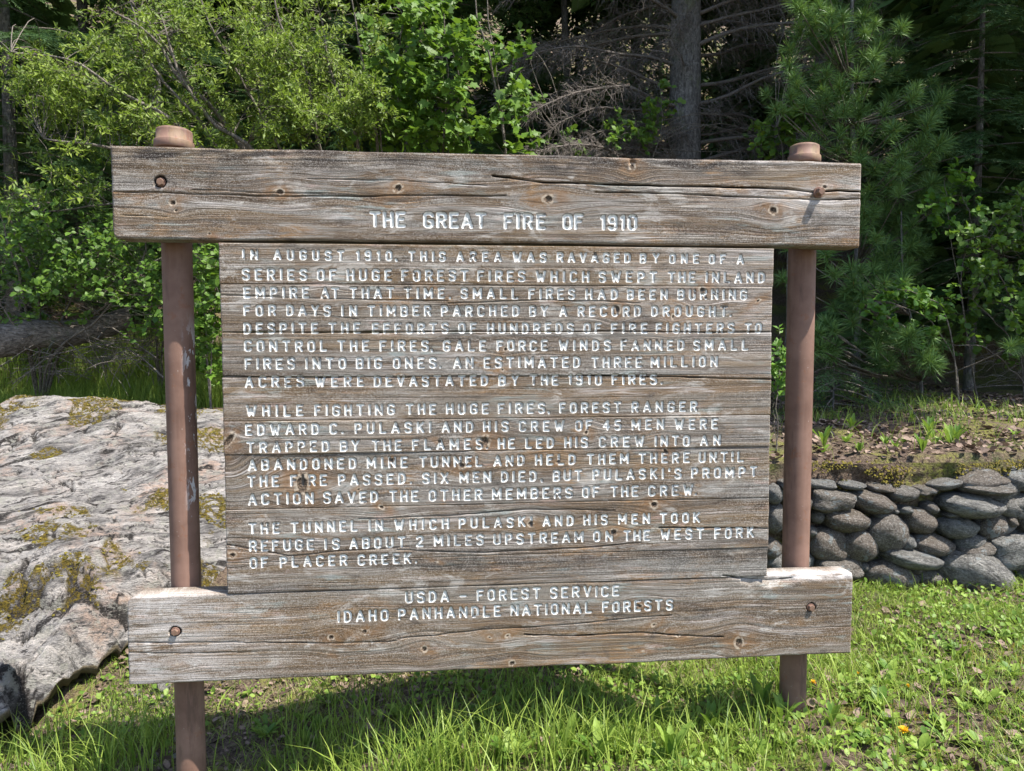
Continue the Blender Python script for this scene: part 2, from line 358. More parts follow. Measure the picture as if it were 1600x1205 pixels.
M = dict(
    wood=wood_mat(), steel=steel_mat(), soil=ground_mat(), rock=rock_mat(),
    stone=stone_mat('river_stone', (.125, .122, .118), (.35, .34, .32), .12),
    pebble=stone_mat('pale_pebble', (.30, .28, .26), (.50, .48, .46), 0),
    willow=leaf_mat('willow_leaf', (.080, .14, .020), (.27, .355, .052), trans=.40),
    hazel=leaf_mat('round_leaf', (.045, .105, .018), (.14, .25, .035), trans=.38),
    maple=leaf_mat('lobed_leaf', (.055, .125, .018), (.15, .27, .032), trans=.38),
    bright=leaf_mat('spring_leaf', (.060, .150, .020), (.15, .30, .035), trans=.40),
    pine=leaf_mat('pine_needle', (.060, .135, .042), (.20, .33, .095), trans=.25, rough=.42, alt=(.42, .36, .13)),
    fir=leaf_mat('fir_needle', (.045, .105, .035), (.14, .23, .07), trans=.18, rough=.5),
    grass=leaf_mat('grass_blade', (.11, .20, .030), (.36, .46, .085), trans=.42, rough=.45, alt=(.42, .36, .20)),
    weed=leaf_mat('weed_leaf', (.10, .20, .030), (.30, .42, .075), trans=.38),
    moss=leaf_mat('moss_cushion', (.045, .040, .010), (.165, .135, .020), trans=.05, rough=.95),
    litter=leaf_mat('dead_leaf', (.055, .034, .023), (.29, .21, .165), trans=.1, rough=.8),
    petal=leaf_mat('dandelion_petal', (.75, .42, .01), (.85, .55, .02), trans=.2),
    bark=bark_mat('grey_bark', (.050, .046, .042), (.16, .15, .14)),
    twig=bark_mat('grey_twig', (.070, .058, .047), (.20, .175, .15), k=2.),
    dead=bark_mat('dead_twig', (.055, .045, .038), (.165, .142, .125), k=3., bump=.3),
    log=bark_mat('weathered_log', (.060, .050, .042), (.19, .165, .145), sc=(1.2, 12, 12)),
)
# ------------------------------------------------------------------ routed lettering
FONT = {
 'A': (.66, [[(0, 0), (.33, 1), (.66, 0)], [(.14, .30), (.52, .30)]]),
 'B': (.56, [[(0, 0), (0, 1), (.42, 1), (.56, .88), (.56, .64), (.42, .53), (0, .53)], [(.42, .53), (.56, .40), (.56, .13), (.42, 0), (0, 0)]]),
 'C': (.56, [[(.56, .84), (.56, .88), (.42, 1), (.14, 1), (0, .86), (0, .14), (.14, 0), (.42, 0), (.56, .12), (.56, .18)]]),
 'D': (.56, [[(0, 0), (0, 1), (.30, 1), (.50, .86), (.56, .70), (.56, .30), (.50, .14), (.30, 0), (0, 0)]]),
 'E': (.50, [[(.50, 1), (0, 1), (0, 0), (.50, 0)], [(0, .53), (.38, .53)]]),
 'F': (.50, [[(.50, 1), (0, 1), (0, 0)], [(0, .53), (.38, .53)]]),
 'G': (.58, [[(.58, .84), (.58, .88), (.44, 1), (.14, 1), (0, .86), (0, .14), (.14, 0), (.44, 0), (.58, .14), (.58, .46), (.34, .46)]]),
 'H': (.56, [[(0, 0), (0, 1)], [(.56, 0), (.56, 1)], [(0, .52), (.56, .52)]]),
 'I': (0, [[(0, 0), (0, 1)]]),
 'K': (.56, [[(0, 0), (0, 1)], [(.54, 1), (0, .42)], [(.17, .58), (.56, 0)]]),
 'L': (.50, [[(0, 1), (0, 0), (.50, 0)]]),
 'M': (.76, [[(0, 0), (0, 1), (.38, .30), (.76, 1), (.76, 0)]]),
 'N': (.60, [[(0, 0), (0, 1), (.60, 0), (.60, 1)]]),
 'O': (.56, [[(.18, 0), (.03, .10), (0, .24), (0, .76), (.03, .90), (.18, 1), (.38, 1), (.53, .90), (.56, .76), (.56, .24), (.53, .10), (.38, 0), (.18, 0)]]),
 'P': (.54, [[(0, 0), (0, 1), (.40, 1), (.54, .88), (.54, .60), (.40, .46), (0, .46)]]),
 'R': (.56, [[(0, 0), (0, 1), (.42, 1), (.56, .88), (.56, .62), (.42, .50), (0, .50)], [(.28, .50), (.56, 0)]]),
 'S': (.54, [[(.54, .84), (.54, .88), (.42, 1), (.12, 1), (0, .88), (0, .64), (.12, .54), (.42, .50), (.54, .38), (.54, .12), (.42, 0), (.12, 0), (0, .12), (0, .16)]]),
 'T': (.60, [[(0, 1), (.60, 1)], [(.30, 1), (.30, 0)]]),
 'U': (.58, [[(0, 1), (0, .15), (.15, 0), (.43, 0), (.58, .15), (.58, 1)]]),
 'V': (.62, [[(0, 1), (.31, 0), (.62, 1)]]),
 'W': (.86, [[(0, 1), (.22, 0), (.43, .70), (.64, 0), (.86, 1)]]),
 'X': (.60, [[(0, 0), (.60, 1)], [(0, 1), (.60, 0)]]),
 'Y': (.62, [[(0, 1), (.31, .48), (.62, 1)], [(.31, .48), (.31, 0)]]),
 '0': (.54, [[(.14, 0), (0, .14), (0, .86), (.14, 1), (.40, 1), (.54, .86), (.54, .14), (.40, 0), (.14, 0)]]),
 '1': (.14, [[(0, .84), (.14, 1), (.14, 0)]]),
 '2': (.54, [[(0, .82), (0, .88), (.12, 1), (.42, 1), (.54, .88), (.54, .66), (0, .08), (0, 0), (.54, 0)]]),
 '4': (.56, [[(.42, 0), (.42, 1), (0, .32), (.56, .32)]]),
 '5': (.54, [[(.52, 1), (.06, 1), (.03, .56), (.40, .58), (.54, .45), (.54, .14), (.40, 0), (.12, 0), (0, .12)]]),
 '9': (.52, [[(.52, .52), (.12, .52), (0, .64), (0, .88), (.12, 1), (.40, 1), (.52, .88), (.52, .12), (.40, 0), (.12, 0), (0, .10)]]),
 "'": (0, [[(0, 1), (0, .82)]]), '.': (0, [[(0, 0), (0, .02)]]), ',': (.07, [[(0, .05), (.07, -.12)]]), '-': (.5, [[(0, .45), (.5, .45)]]),
}
# each line: (spot of a letter top, spot of a baseline) in pixels, then words with their left and right edge
LINES = [
 (600, 329.5, 355.5, .0056, 0., [('THE', 577, 634), ('GREAT', 661, 760), ('FIRE', 787, 853), ('OF', 879, 912), ('1910', 938, 996)]),
 (380, 389, 406, 0, 1, [('IN', 378, 403), ('AUGUST', 427, 538), ('1910', 556, 613), (',', 617, 621), ('THIS', 638, 696.5), ('AREA', 713, 784), ('WAS', 801, 854), ('RAVAGED', 870, 986), ('BY', 1000, 1031), ('ONE', 1046, 1093), ('OF', 1108, 1135), ('A', 1151, 1164)]),
 (380, 419, 438, 0, 1, [('SERIES', 378, 480), ('OF', 495, 526), ('HUGE', 541.5, 612), ('FOREST', 627, 732), ('FIRES', 746, 821), ('WHICH', 837, 921), ('SWEPT', 936, 1027), ('THE', 1044, 1087), ('INLAND', 1103, 1196)]),
 (380, 447.6, 466, 0, 1, [('EMPIRE', 380, 483), ('AT', 501, 530), ('THAT', 546, 616), ('TIME', 631, 695), ('.', 701, 705), ('SMALL', 720, 810), ('FIRES', 826, 899), ('HAD', 915, 966), ('BEEN', 980, 1044), ('BURNING', 1059, 1168)]),
 (380, 475.8, 494, 0, 1, [('FOR', 380, 431), ('DAYS', 447, 517), ('IN', 533, 558), ('TIMBER', 574, 674), ('PARCHED', 689, 812), ('BY', 827, 857), ('A', 874, 887), ('RECORD', 903, 1002), ('DROUGHT', 1018, 1137), ('.', 1140, 1144)]),
 (380, 503.6, 522, 0, 1, [('DESPITE', 380, 497), ('THE', 513, 563), ('EFFORTS', 581, 701), ('OF', 716, 745), ('HUNDREDS', 761, 897), ('OF', 912, 940), ('FIRE', 955, 1012), ('FIGHTERS', 1025, 1148), ('TO', 1164, 1191)]),
 (380, 531.4, 550, 0, 1, [('CONTROL', 381, 511), ('THE', 527, 577), ('FIRES', 593, 670), (',', 672, 677), ('GALE', 692, 760), ('FORCE', 776, 856), ('WINDS', 873, 955), ('FANNED', 970, 1070), ('SMALL', 1084, 1170)]),
 (380, 559, 577.6, 0, 1, [('FIRES', 382, 461), ('INTO', 477, 541), ('BIG', 556, 597), ('ONES', 614, 682), ('.', 686, 690), ('AN', 708, 740), ('ESTIMATED', 756, 907), ('THREE', 924, 1004), ('MILLION', 1017, 1122)]),
 (380, 587.6, 606, 0, 1, [('ACRES', 382, 475), ('WERE', 492, 569), ('DEVASTATED', 584, 763), ('BY', 779, 811), ('THE', 828, 873), ('1910', 888, 941), ('FIRES', 956, 1027), ('.', 1032, 1036)]),
 (390, 633, 651.5, 0, 1, [('WHILE', 384, 474), ('FIGHTING', 491, 617), ('THE', 634, 682), ('HUGE', 697, 764), ('FIRES', 778, 852), (',', 855, 860), ('FOREST', 874, 971), ('RANGER', 987, 1090)]),
 (390, 662, 680.5, 0, 1, [('EDWARD', 383, 499), ('C', 515, 527), ('.', 533, 537), ('PULASKI', 554, 674), ('AND', 690, 740), ('HIS', 755, 795), ('CREW', 811, 882), ('OF', 899, 926), ('45', 942, 971), ('MEN', 987, 1038), ('WERE', 1054, 1122)]),
 (390, 689.6, 708, 0, 1, [('TRAPPED', 385, 515), ('BY', 531, 562), ('THE', 581, 628), ('FLAMES', 644, 755), ('.', 759, 763), ('HE', 778, 805), ('LED', 821, 866), ('HIS', 882, 919), ('CREW', 936, 1007), ('INTO', 1023, 1078), ('AN', 1094, 1126)]),
 (390, 717.6, 736, 0, 1, [('ABANDONED', 387, 557), ('MINE', 573, 637), ('TUNNEL', 655, 754), ('AND', 771, 820), ('HELD', 836, 900), ('THEM', 917, 983), ('THERE', 998, 1078), ('UNTIL', 1092, 1162)]),
 (390, 743.4, 762, 0, 1, [('THE', 386, 436), ('FIRE', 453, 511), ('PASSED', 528, 634), ('.', 640, 644), ('SIX', 660, 701), ('MEN', 718, 768), ('DIED', 783, 839), (',', 844, 849), ('BUT', 864, 910), ("PULASKI'S", 926, 1065), ('PROMPT', 1080, 1183)]),
 (390, 771, 790, 0, 1, [('ACTION', 387, 490), ('SAVED', 505, 591), ('THE', 608, 654), ('OTHER', 670, 754), ('MEMBERS', 769, 895), ('OF', 910, 937), ('THE', 954, 998), ('CREW', 1013, 1083), ('.', 1085, 1089)]),
 (395, 817, 835, 0, 1, [('THE', 388, 437), ('TUNNEL', 454, 559), ('IN', 576, 599), ('WHICH', 616, 702), ('PULASKI', 717, 832), ('AND', 848, 897), ('HIS', 912, 950), ('MEN', 966, 1016), ('TOOK', 1031, 1094)]),
 (395, 844, 862.5, 0, 1, [('REFUGE', 389, 491), ('IS', 507, 531), ('ABOUT', 546, 634), ('2', 650, 662), ('MILES', 678, 756), ('UPSTREAM', 771, 912), ('ON', 927, 958), ('THE', 974, 1016), ('WEST', 1032, 1100), ('FORK', 1116, 1178)]),
 (395, 870.6, 888.5, 0, 1, [('OF', 390, 419), ('PLACER', 437, 543), ('CREEK', 559, 643), ('.', 648, 652)]),
 (650, 924.5, 943, 0, 2, [('USDA', 633, 702), ('-', 718, 729), ('FOREST', 745, 845), ('SERVICE', 860, 968)]),
 (540, 954.5, 973.2, 0, 2, [('IDAHO', 527, 607), ('PANHANDLE', 622, 783), ('NATIONAL', 798, 925), ('FORESTS', 941, 1052)]),
]
BY = {0.: 0.0, 1: .001, 2: .001}
HOLES = [(.1454, 1.8433, .0205), (.1499, .4124, .019), (2.2963, .4124, .018)]
SEGS = {0.: [], 1: [], 2: []}            # board kind -> (ax, az, bx, bz, half width)
for (uu, vt, vb, hw, kb, words) in LINES:
    hw = hw or .0038; Y = BY[kb]
    zt = at_y(uu, vt, Y)[2]; zb = at_y(uu, vb, Y)[2]
    z0 = zb+hw; hgt = (zt-hw)-z0
    for wd, ua, ub in words:
        xa = at_y(ua, (vt+vb)/2, Y)[0]; xb = at_y(ub, (vt+vb)/2, Y)[0]
        xa += hw; xb -= hw
        ws = [FONT[c][0]*hgt for c in wd]
        k = 1.0
        if len(wd) == 1: 
            k = 1.; x = (xa+xb)/2-ws[0]/2; gap = 0
        else:
            gap = (xb-xa-sum(ws))/(len(wd)-1); x = xa
        for c, wc in zip(wd, ws):
            jz = random.uniform(-.0008, .0008)
            for pl in FONT[c][1]:
                for (p, q) in zip(pl[:-1], pl[1:]):
                    SEGS[kb].append((x+p[0]*hgt, z0+p[1]*hgt+jz, x+q[0]*hgt, z0+q[1]*hgt+jz, hw))
            x += wc+gap
# faint scratches at the left end of the header, as in the photograph
def k2(u, v, Y=0.0):
    p = at_y(u, v, Y); return p[0], p[2]
# knots: x, z, rx, rz, tilt, strength, core depth
KN = [(270, 317, 9, 8, 0, 1), (275, 329, 5, 4, 0, 1), (437, 300, 12, 9, 0, 1), (622, 294, 11, 9, 0, 1), (857, 311, 12, 9, 0, 1), (988, 260, 6, 9, .3, 1.3),
      (1208, 329, 11, 11, 0, 1.1), (1153, 293, 9, 6, 0, .9), (1289, 292, 9, 7, 0, .9), (327, 365, 5, 4, 0, .9),
      (357, 688, 8, 20, -.5, 1), (472, 757, 15, 22, -.5, 1.2), (363, 868, 12, 10, 0, .95), (1022, 789, 9, 9, 0, 1), (829, 819, 8, 8, 0, 1), (959, 832, 8, 8, 0, 1),
      (758, 690, 12, 16, .5, 1), (680, 455, 10, 5, 0, .8), (1098, 453, 7, 8, .4, 1), (965, 483, 6, 9, 0, 1.05), (1052, 495, 6, 10, 0, .9), (790, 546, 6, 6, 0, 1),
      (722, 728, 9, 8, 0, .95), (872, 722, 7, 5, 0, .95), (1040, 705, 6, 9, .5, .95), (916, 676, 6, 9, 0, .9), (612, 719, 7, 5, .3, 1), (686, 690, 6, 5, 0, 1), (596, 793, 8, 5, 0, .95), (560, 765, 9, 5, 0, .85),
      (1185, 470, 10, 5, 0, .9), (505, 462, 8, 6, 0, .8), (785, 578, 5, 4, 0, .9), (685, 879, 6, 3, 0, .8),
      (517, 997, 9, 8, 0, 1), (569, 988, 11, 9, 0, .9), (663, 1015, 9, 9, 0, 1.2), (1155, 1005, 10, 12, 0, 1.1), (1022, 977, 10, 6, 0, .85), (1060, 994, 8, 5, 0, .85), (793, 994, 9, 6, 0, .85), (1000, 948, 8, 6, 0, .9),
      (276, 1038, 5, 5, 0, .8), (512, 1021, 6, 4, 0, .8), (765, 997, 7, 5, 0, .85), (800, 1037, 8, 7, 0, .95), (1005, 1018, 6, 4, 0, .75)]
KNOTS = []
for (u, v, ru, rv, ti, st) in KN:
    x, z = k2(u, v); KNOTS.append((x, z, ru*.0021, rv*.0021, ti, st))
# long cracks: polyline in pixels, depth, half width
CR = [([(178, 300), (245, 300), (330, 304), (437, 307), (560, 307), (700, 306), (790, 306)], .7, .0016),
      ([(300, 296), (400, 301), (500, 303)], .5, .0010), ([(770, 275), (850, 284), (1000, 290), (1140, 292), (1230, 296), (1268, 301), (1310, 298), (1345, 300)], 1., .0026),
      ([(930, 300), (1060, 303), (1150, 307), (1270, 313), (1345, 311)], .8, .0017), ([(190, 336), (260, 338)], .4, .001), ([(480, 280), (620, 283), (760, 290)], .4, .001),
      ([(345, 519), (500, 520), (700, 518), (900, 518), (1208, 519)], .8, .0014), ([(345, 588), (500, 590), (640, 589)], .7, .0015), ([(900, 587), (1060, 590), (1206, 593)], .9, .0018),
      ([(345, 460), (520, 468), (700, 470)], .5, .0012), ([(700, 474), (860, 468), (1000, 474)], .5, .0012), ([(1030, 826), (1110, 824), (1200, 826)], .8, .0015), ([(620, 860), (760, 864), (900, 858), (1000, 848)], .6, .0014),
      ([(345, 850), (450, 868), (560, 860), (640, 855)], .5, .0012), ([(560, 812), (700, 806), (830, 797), (960, 798)], .5, .0012),
      ([(470, 490), (560, 500)], .3, .001),
      ([(820, 992), (900, 994), (1000, 990), (1130, 996)], .9, .0017), ([(200, 1006), (330, 1004), (480, 1006), (620, 1003)], .6, .0012), ([(620, 1000), (760, 985), (900, 975), (1050, 962)], .6, .0013), ([(200, 1022), (400, 1020)], .4, .001),
      ([(1130, 900), (1200, 908), (1240, 905)], .6, .002)]
CRACKS = []
for pl, dp, hw in CR:
    pts = [k2(*q) for q in pl]
    for a, b in zip(pts[:-1], pts[1:]): CRACKS.append((a[0], a[1], b[0], b[1], hw, dp))

def seg_dist(X, Z, ax, az, bx, bz):
    dx, dz = bx-ax, bz-az; L = dx*dx+dz*dz+1e-12
    t = np.clip(((X-ax)*dx+(Z-az)*dz)/L, 0, 1)
    return np.hypot(X-ax-t*dx, Z-az-t*dz), t
def board(name, x0, x1, z0, z1, y0, thick, kb, parent, seed, rtl=0.0, bev=.004, relief=1., sx=.0031, sz=.0024):
    nx = int((x1-x0)/sx)+1; nz = max(8, int((z1-z0)/sz)+1)
    xs = np.linspace(x0, x1, nx); zs = np.linspace(z0, z1, nz)
    X, Z = np.meshgrid(xs, zs)                       # rows = z
    sdf = np.full(X.shape, .05); crk = np.zeros(X.shape); knot = np.zeros(X.shape)
    def win(a, b, c, d, m):
        i0, i1 = np.searchsorted(xs, [min(a, c)-m, max(a, c)+m]); j0, j1 = np.searchsorted(zs, [min(b, d)-m, max(b, d)+m])
        return slice(j0, j1), slice(i0, i1)
    for (ax, az, bx, bz, hw) in SEGS[kb]:
        s = win(ax, az, bx, bz, .016)
        if X[s].size:
            d, _ = seg_dist(X[s], Z[s], ax, az, bx, bz); sdf[s] = np.minimum(sdf[s], d-hw)
    wob = .0022*fbm(X*9, Z*3, seed, 3)
    for (ax, az, bx, bz, hw, dp) in CRACKS:
        s = win(ax, az, bx, bz, .014)
        if X[s].size:
            d, _ = seg_dist(X[s], Z[s]+wob[s], ax, az, bx, bz)
            crk[s] = np.maximum(crk[s], dp*np.clip(1.35-d/(hw*1.25), 0, 1)*(.6+.4*sstep(-.3, .3, vnoise(X[s]*14, seed, 5))))
    # grain coordinate, bent around the knots
    G = Z+.006*fbm(X*.8, Z*2.2, seed, 2)+.0018*fbm(X*5, Z*12, seed+9, 3)
    for (kx, kz, rx, rz, ti, st) in KNOTS:
        kk_ = .78+.30*(.5+.5*math.sin(kx*91+kz*57)); rx, rz = rx*kk_, rz*kk_; ti = ti+.5*math.sin(kx*37)
        if not (x0-.2 < kx < x1+.2 and z0-.06 < kz < z1+.06): continue
        ddx, ddz = X-kx, Z-kz
        e = np.exp(-(ddx/(rx*4.6))**2-(ddz/(rz*3.0))**2)
        G = G-ddz*e*.80
        cx = ddx*math.cos(ti)+ddz*math.sin(ti); cz = -ddx*math.sin(ti)+ddz*math.cos(ti)
        q = np.hypot(cx/rx, cz/rz)*(1+.16*vnoise(X*160, Z*160, kx*9))
        core = (1-.5*q)*min(1, st)
        hal = .55*np.exp(-(np.hypot(cx/(rx*3.6), cz/(rz*1.7)))**2)
        knot = np.maximum(knot, np.maximum(np.where(q < 1.35, np.clip(core*1.12, 0, 1.1), 0), hal*min(1, st)))
    # depth: routed letters, cracks, knot holes, ring relief, soft bevels
    dep = np.zeros(X.shape)
    dep += .0050*sstep(.0009, -.0028, sdf)
    dep += .010*crk
    dep += .004*sstep(.80, 1.0, knot)
    rl = fbm(X*1.2, G*70, seed, 2); dep += relief*.0007*sstep(.15, -.35, rl)*(sdf > .001)
    dep += .0015*fbm(X*1.5, Z*6, seed+4, 3)
    for (hx, hz, hr) in HOLES:
        if kb != 1: q = np.hypot(X-hx, (Z-hz)*1.05)/hr*(1+.10*vnoise(X*90, Z*90, hx)); dep += .013*sstep(1.02, .86, q); crk = np.maximum(crk, .62*sstep(1.08, .93, q)); 
    ez = np.minimum(Z-z0, z1-Z); ex = np.minimum(X-x0, x1-X)
    dep += bev*np.clip(1-ez/(bev*1.5), 0, 1)**2+bev*np.clip(1-ex/(bev*1.5), 0, 1)**2
    if kb == 2:   # splintered top right corner
        sp = at_y(1185, 897, 0); dd = sstep(.03, 0, (z1-Z)+.06*np.abs(X-(sp[0]+.05))-.01+.01*vnoise(X*40, Z*30, 3)); dep += .012*dd*(X > sp[0]-.06)
    if kb == 0.:  # small notch of the top edge beside the dark knot
        nk = k2(988, 252); dep += .02*np.exp(-((X-nk[0])/.008)**2-((Z-nk[1])/.012)**2)
    Yf = y0+dep
    Xg = X+.0012*fbm(Z*25, seed, 7, 3)*(sstep(.02, 0, ex))*np.sign(X-(x0+x1)/2)
    Zg = Z.copy()
    tp = sstep(.05, 0, z1-Z); bt = sstep(.05, 0, Z-z0)
    Zg += (tp+bt)*(.0003 if kb == 1 else .0020)*fbm(X*5, seed, 3, 4)
    if rtl:       # rounded ends
        r = rtl
        for xe, sg in ((x0, 1),):
            t = np.clip(1-(X-xe)*sg/r, 0, 1); dz = r*(1-np.sqrt(np.clip(1-t*t, 0, 1)))
            if kb == 2: Zg -= dz*sstep(.5, 1, (Z-z0)/(z1-z0))
            else: Zg += dz*sstep(.5, 0, (Z-z0)/(z1-z0))
    front = np.stack([Xg, Yf, Zg], -1)
    # wrap: front grid plus back loop
    per = np.concatenate([front[0], front[1:, -1], front[-1, ::-1][1:], front[::-1, 0][1:-1]])
    pidx = np.concatenate([np.arange(nx), (np.arange(1, nz)*nx+nx-1), ((nz-1)*nx+np.arange(nx)[::-1][1:]), (np.arange(nz)[::-1][1:-1]*nx)])
    npz = len(per); n0 = nx*nz
    mid = per.copy(); mid[:, 1] = y0+thick-bev
    bk = per.copy(); bk[:, 1] = y0+thick; c = per.mean(0)
    bk[:, 0] += np.sign(c[0]-bk[:, 0])*bev*.7; bk[:, 2] += np.sign(c[2]-bk[:, 2])*bev*.7
    V = np.concatenate([front.reshape(-1, 3), mid, bk, [[c[0], y0+thick, c[2]]]])
    i = np.arange(nz-1)[:, None]*nx+np.arange(nx-1)[None]
    Q = np.stack([i, i+1, i+1+nx, i+nx], -1).reshape(-1, 4)
    a = np.arange(npz); b = (a+1) % npz
    Q2 = np.stack([pidx[b], pidx[a], n0+a, n0+b], -1)
    Q3 = np.stack([n0+b, n0+a, n0+npz+a, n0+npz+b], -1)
    T = np.stack([n0+npz+b, n0+npz+a, np.full(npz, n0+2*npz)], -1)
    ext = 2*npz+1
    gr = np.stack([X+seed*3.7, np.full(X.shape, seed*1.3), G+seed*.77], -1).reshape(-1, 3)
    gb = V[n0:].copy(); gb = np.stack([gb[:, 0]+seed*3.7, np.full(len(gb), seed*1.3), gb[:, 2]*.6+gb[:, 1]*1.1+seed*.77], -1)
    if kb == 0.: tone = .45*sstep(1.2, .3, X)*sstep(.25, .0, z1-Z+.05*vnoise(X*5, Z*20, 2))+1.3*sstep(.085, .0, z1-Z+.03*vnoise(X*3, 5, 2))*(.35+.9*sstep(-.1, .35, fbm(X*2.6, 0.3, 8, 3)))*(1-.6*sstep(2.0, 2.4, X))-1.1*sstep(1.5, 2.3, X)*sstep(.2, .12, z1-Z+.03*vnoise(X*3, 1, 1))*.6
    elif kb == 2: tone = -1.2*sstep(.03, 0, z1-Z)*sstep(1.95, 2.1, X)+.35*sstep(1.6, 2.3, X)*sstep(.05, .14, z1-Z)*sstep(.24, .15, z1-Z)-.55*sstep(.7, .1, X)
    else: tone = .55*sstep(.56, .60, Z)*sstep(.70, .62, Z)*sstep(.55, .9, X)-.35*sstep(1.2, 2.0, X)*sstep(1.05, 1.5, Z)
    ze = np.zeros(ext)
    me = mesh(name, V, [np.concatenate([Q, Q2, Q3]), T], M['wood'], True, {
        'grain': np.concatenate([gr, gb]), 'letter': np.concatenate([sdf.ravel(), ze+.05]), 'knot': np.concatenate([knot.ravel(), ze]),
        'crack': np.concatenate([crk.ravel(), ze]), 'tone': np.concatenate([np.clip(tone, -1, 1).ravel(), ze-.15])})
    return link(name, me, parent)
sign = empty('information_sign', (1.22, .06, -.1))
tag(sign, 'big weathered timber sign titled The Great Fire of 1910 on two brown steel pipe posts', 'sign')
sign_inv = Matrix.Translation((-1.22, -.06, .1))
def own(o):  # keep world place under the sign
    o.matrix_parent_inverse = sign_inv; return o
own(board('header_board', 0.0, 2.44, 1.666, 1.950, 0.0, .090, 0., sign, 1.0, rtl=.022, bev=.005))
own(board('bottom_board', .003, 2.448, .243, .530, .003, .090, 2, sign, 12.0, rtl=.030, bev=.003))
SE = [1.658, 1.529, 1.378, 1.232, 1.092, .984, .806, .632, .531]
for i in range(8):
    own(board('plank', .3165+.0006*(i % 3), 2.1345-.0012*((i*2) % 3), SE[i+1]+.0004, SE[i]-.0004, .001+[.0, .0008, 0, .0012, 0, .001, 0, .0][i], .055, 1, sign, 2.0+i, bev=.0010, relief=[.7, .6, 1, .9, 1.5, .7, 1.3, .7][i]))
# posts with caps
def lathe(name, prof, mat, loc, parent, sides=40, lichen=0., chip=None, smooth=True):
    pr = np.array(prof, float); an = np.arange(sides)*2*PI/sides
    V = np.stack([pr[:, None, 0]*np.cos(an), pr[:, None, 0]*np.sin(an), np.repeat(pr[:, 1:2], sides, 1)], -1)
    k = len(pr); i = np.arange(k-1)[:, None]*sides; j = np.arange(sides)[None]; j2 = (j+1) % sides
    Q = np.stack([i+j, i+j2, i+sides+j2, i+sides+j], -1).reshape(-1, 4)
    V = V.reshape(-1, 3)
    ch = np.zeros(len(V)) if chip is None else chip(V)
    me = mesh(name, V, [Q], mat, smooth, {'lichen': np.full(len(V), lichen), 'chip': ch})
    return link(name, me, parent, loc)
for (px, pcy, zt, cy, li) in ((.143, .145, 2.0, .058, .12), (2.306, .145, 2.0, .0525, .15)):
    prof = [(.0001, -.45)]+[(.0475, z) for z in np.linspace(-.45, 1.985, 60)]
    cf = (lambda V: sstep(.3, .9, V[:, 0]/.0475)*sstep(.7, .85, V[:, 2])*sstep(1.45, 1.3, V[:, 2])) if px < 1 else (lambda V: np.zeros(len(V)))
    p = own(lathe('post', prof, M['steel'], (px, pcy, 0), sign, 48, 0., cf))
    r = cy; z = 0.
    cp = lathe('post_cap', [(.049, z+.002), (r+.001, z), (r+.004, z+.003), (r+.004, z+.024), (r+.002, z+.027), (r-.002, z+.0285), (r-.0015, z+.056), (r-.003, z+.062), (r-.010, z+.066), (r*.45, z+.068), (r*.44, z+.062), (.0001, z+.062)], M['steel'], (0, 0, 1.975), p, 48, li)
    cp.rotation_euler = (math.radians(-2), math.radians(1.5), 0)
def bolt(x, z, out, r=.0105, shank=False):
    mb = MB(); 
    def ring(rr, y, n=24): a = np.arange(n)*2*PI/n+.3; return np.stack([rr*np.cos(a), np.full(n, y), rr*np.sin(a)], -1)
    hexr = []
    for rr, y in ((r, 0), (r, -.009), (r*.86, -.0115), (.0001, -.0118)):
        a = np.arange(6)*PI/3+.35; hexr.append(np.stack([rr*np.cos(a), np.full(6, y), rr*np.sin(a)], -1))
    V = np.concatenate(hexr); Q = [[i*6+j, i*6+(j+1) % 6, i*6+6+(j+1) % 6, i*6+6+j] for i in range(3) for j in range(6)]
    me = mesh('bolt', V, [np.array(Q)], M['steel'], False, {'lichen': np.full(len(V), .05), 'chip': np.zeros(len(V))})
    if shank:
        V2 = V.copy(); V2[:, 1] = np.where(V2[:, 1] < -.001, V2[:, 1]*1.3-.008, .004); me.vertices.foreach_set('co', V2.astype(np.float32).ravel()); me.update()
    b = link('bolt', me, sign, (x, out, z)); own(b)
    wr = .0185 if shank else .0145; rs = [ring(wr, .0035), ring(wr, 0), ring(wr-.0015, -.002), ring(.0001, -.002)]
    V = np.concatenate(rs); Q = [[i*24+j, i*24+(j+1) % 24, i*24+24+(j+1) % 24, i*24+24+j] for i in range(3) for j in range(24)]
    link('washer', mesh('washer', V, [np.array(Q)], M['steel'], False, {'lichen': np.full(len(V), .0), 'chip': np.zeros(len(V))}), b)
def socket(x, z, y, r=.021):     # dark counterbored ring of wood round a sunk bolt
    pass
bolt(.1454, 1.8433, .008, .012); bolt(2.2849, 1.8473, -.006, .0135, True); bolt(.1499, .4124, .006, .0115); bolt(2.2963, .4124, .006, .0115)
# ------------------------------------------------------------------ ground
def axis(a, b, segs):
    out = [a]
    for (e, st) in segs:
        n = max(1, int(round((e-out[-1])/st))); out += list(np.linspace(out[-1], e, n+1)[1:])
    return np.array(out)
gx = axis(-80, 80, [(-20, 6), (-6, .6), (-2.5, .15), (4.6, .028), (8, .12), (16, .5), (80, 5)])
gy = axis(-80, 80, [(-20, 6), (-3, .7), (-.8, .12), (2.4, .028), (4, .05), (8, .12), (20, .4), (80, 4)])
GX, GY = np.meshgrid(gx, gy); GZ = ground(GX, GY)
nearm = sstep(5, 1, np.abs(GX-1.2))*sstep(4, 1.5, np.abs(GY-1)); GZ = GZ+nearm*.012*fbm(GX*14, GY*14, 4, 3)
i = np.arange(len(gy)-1)[:, None]*len(gx)+np.arange(len(gx)-1)[None]
gm = mesh('forest_ground', np.stack([GX, GY, GZ], -1).reshape(-1, 3), [np.stack([i, i+1, i+1+len(gx), i+len(gx)], -1).reshape(-1, 4)], M['soil'])
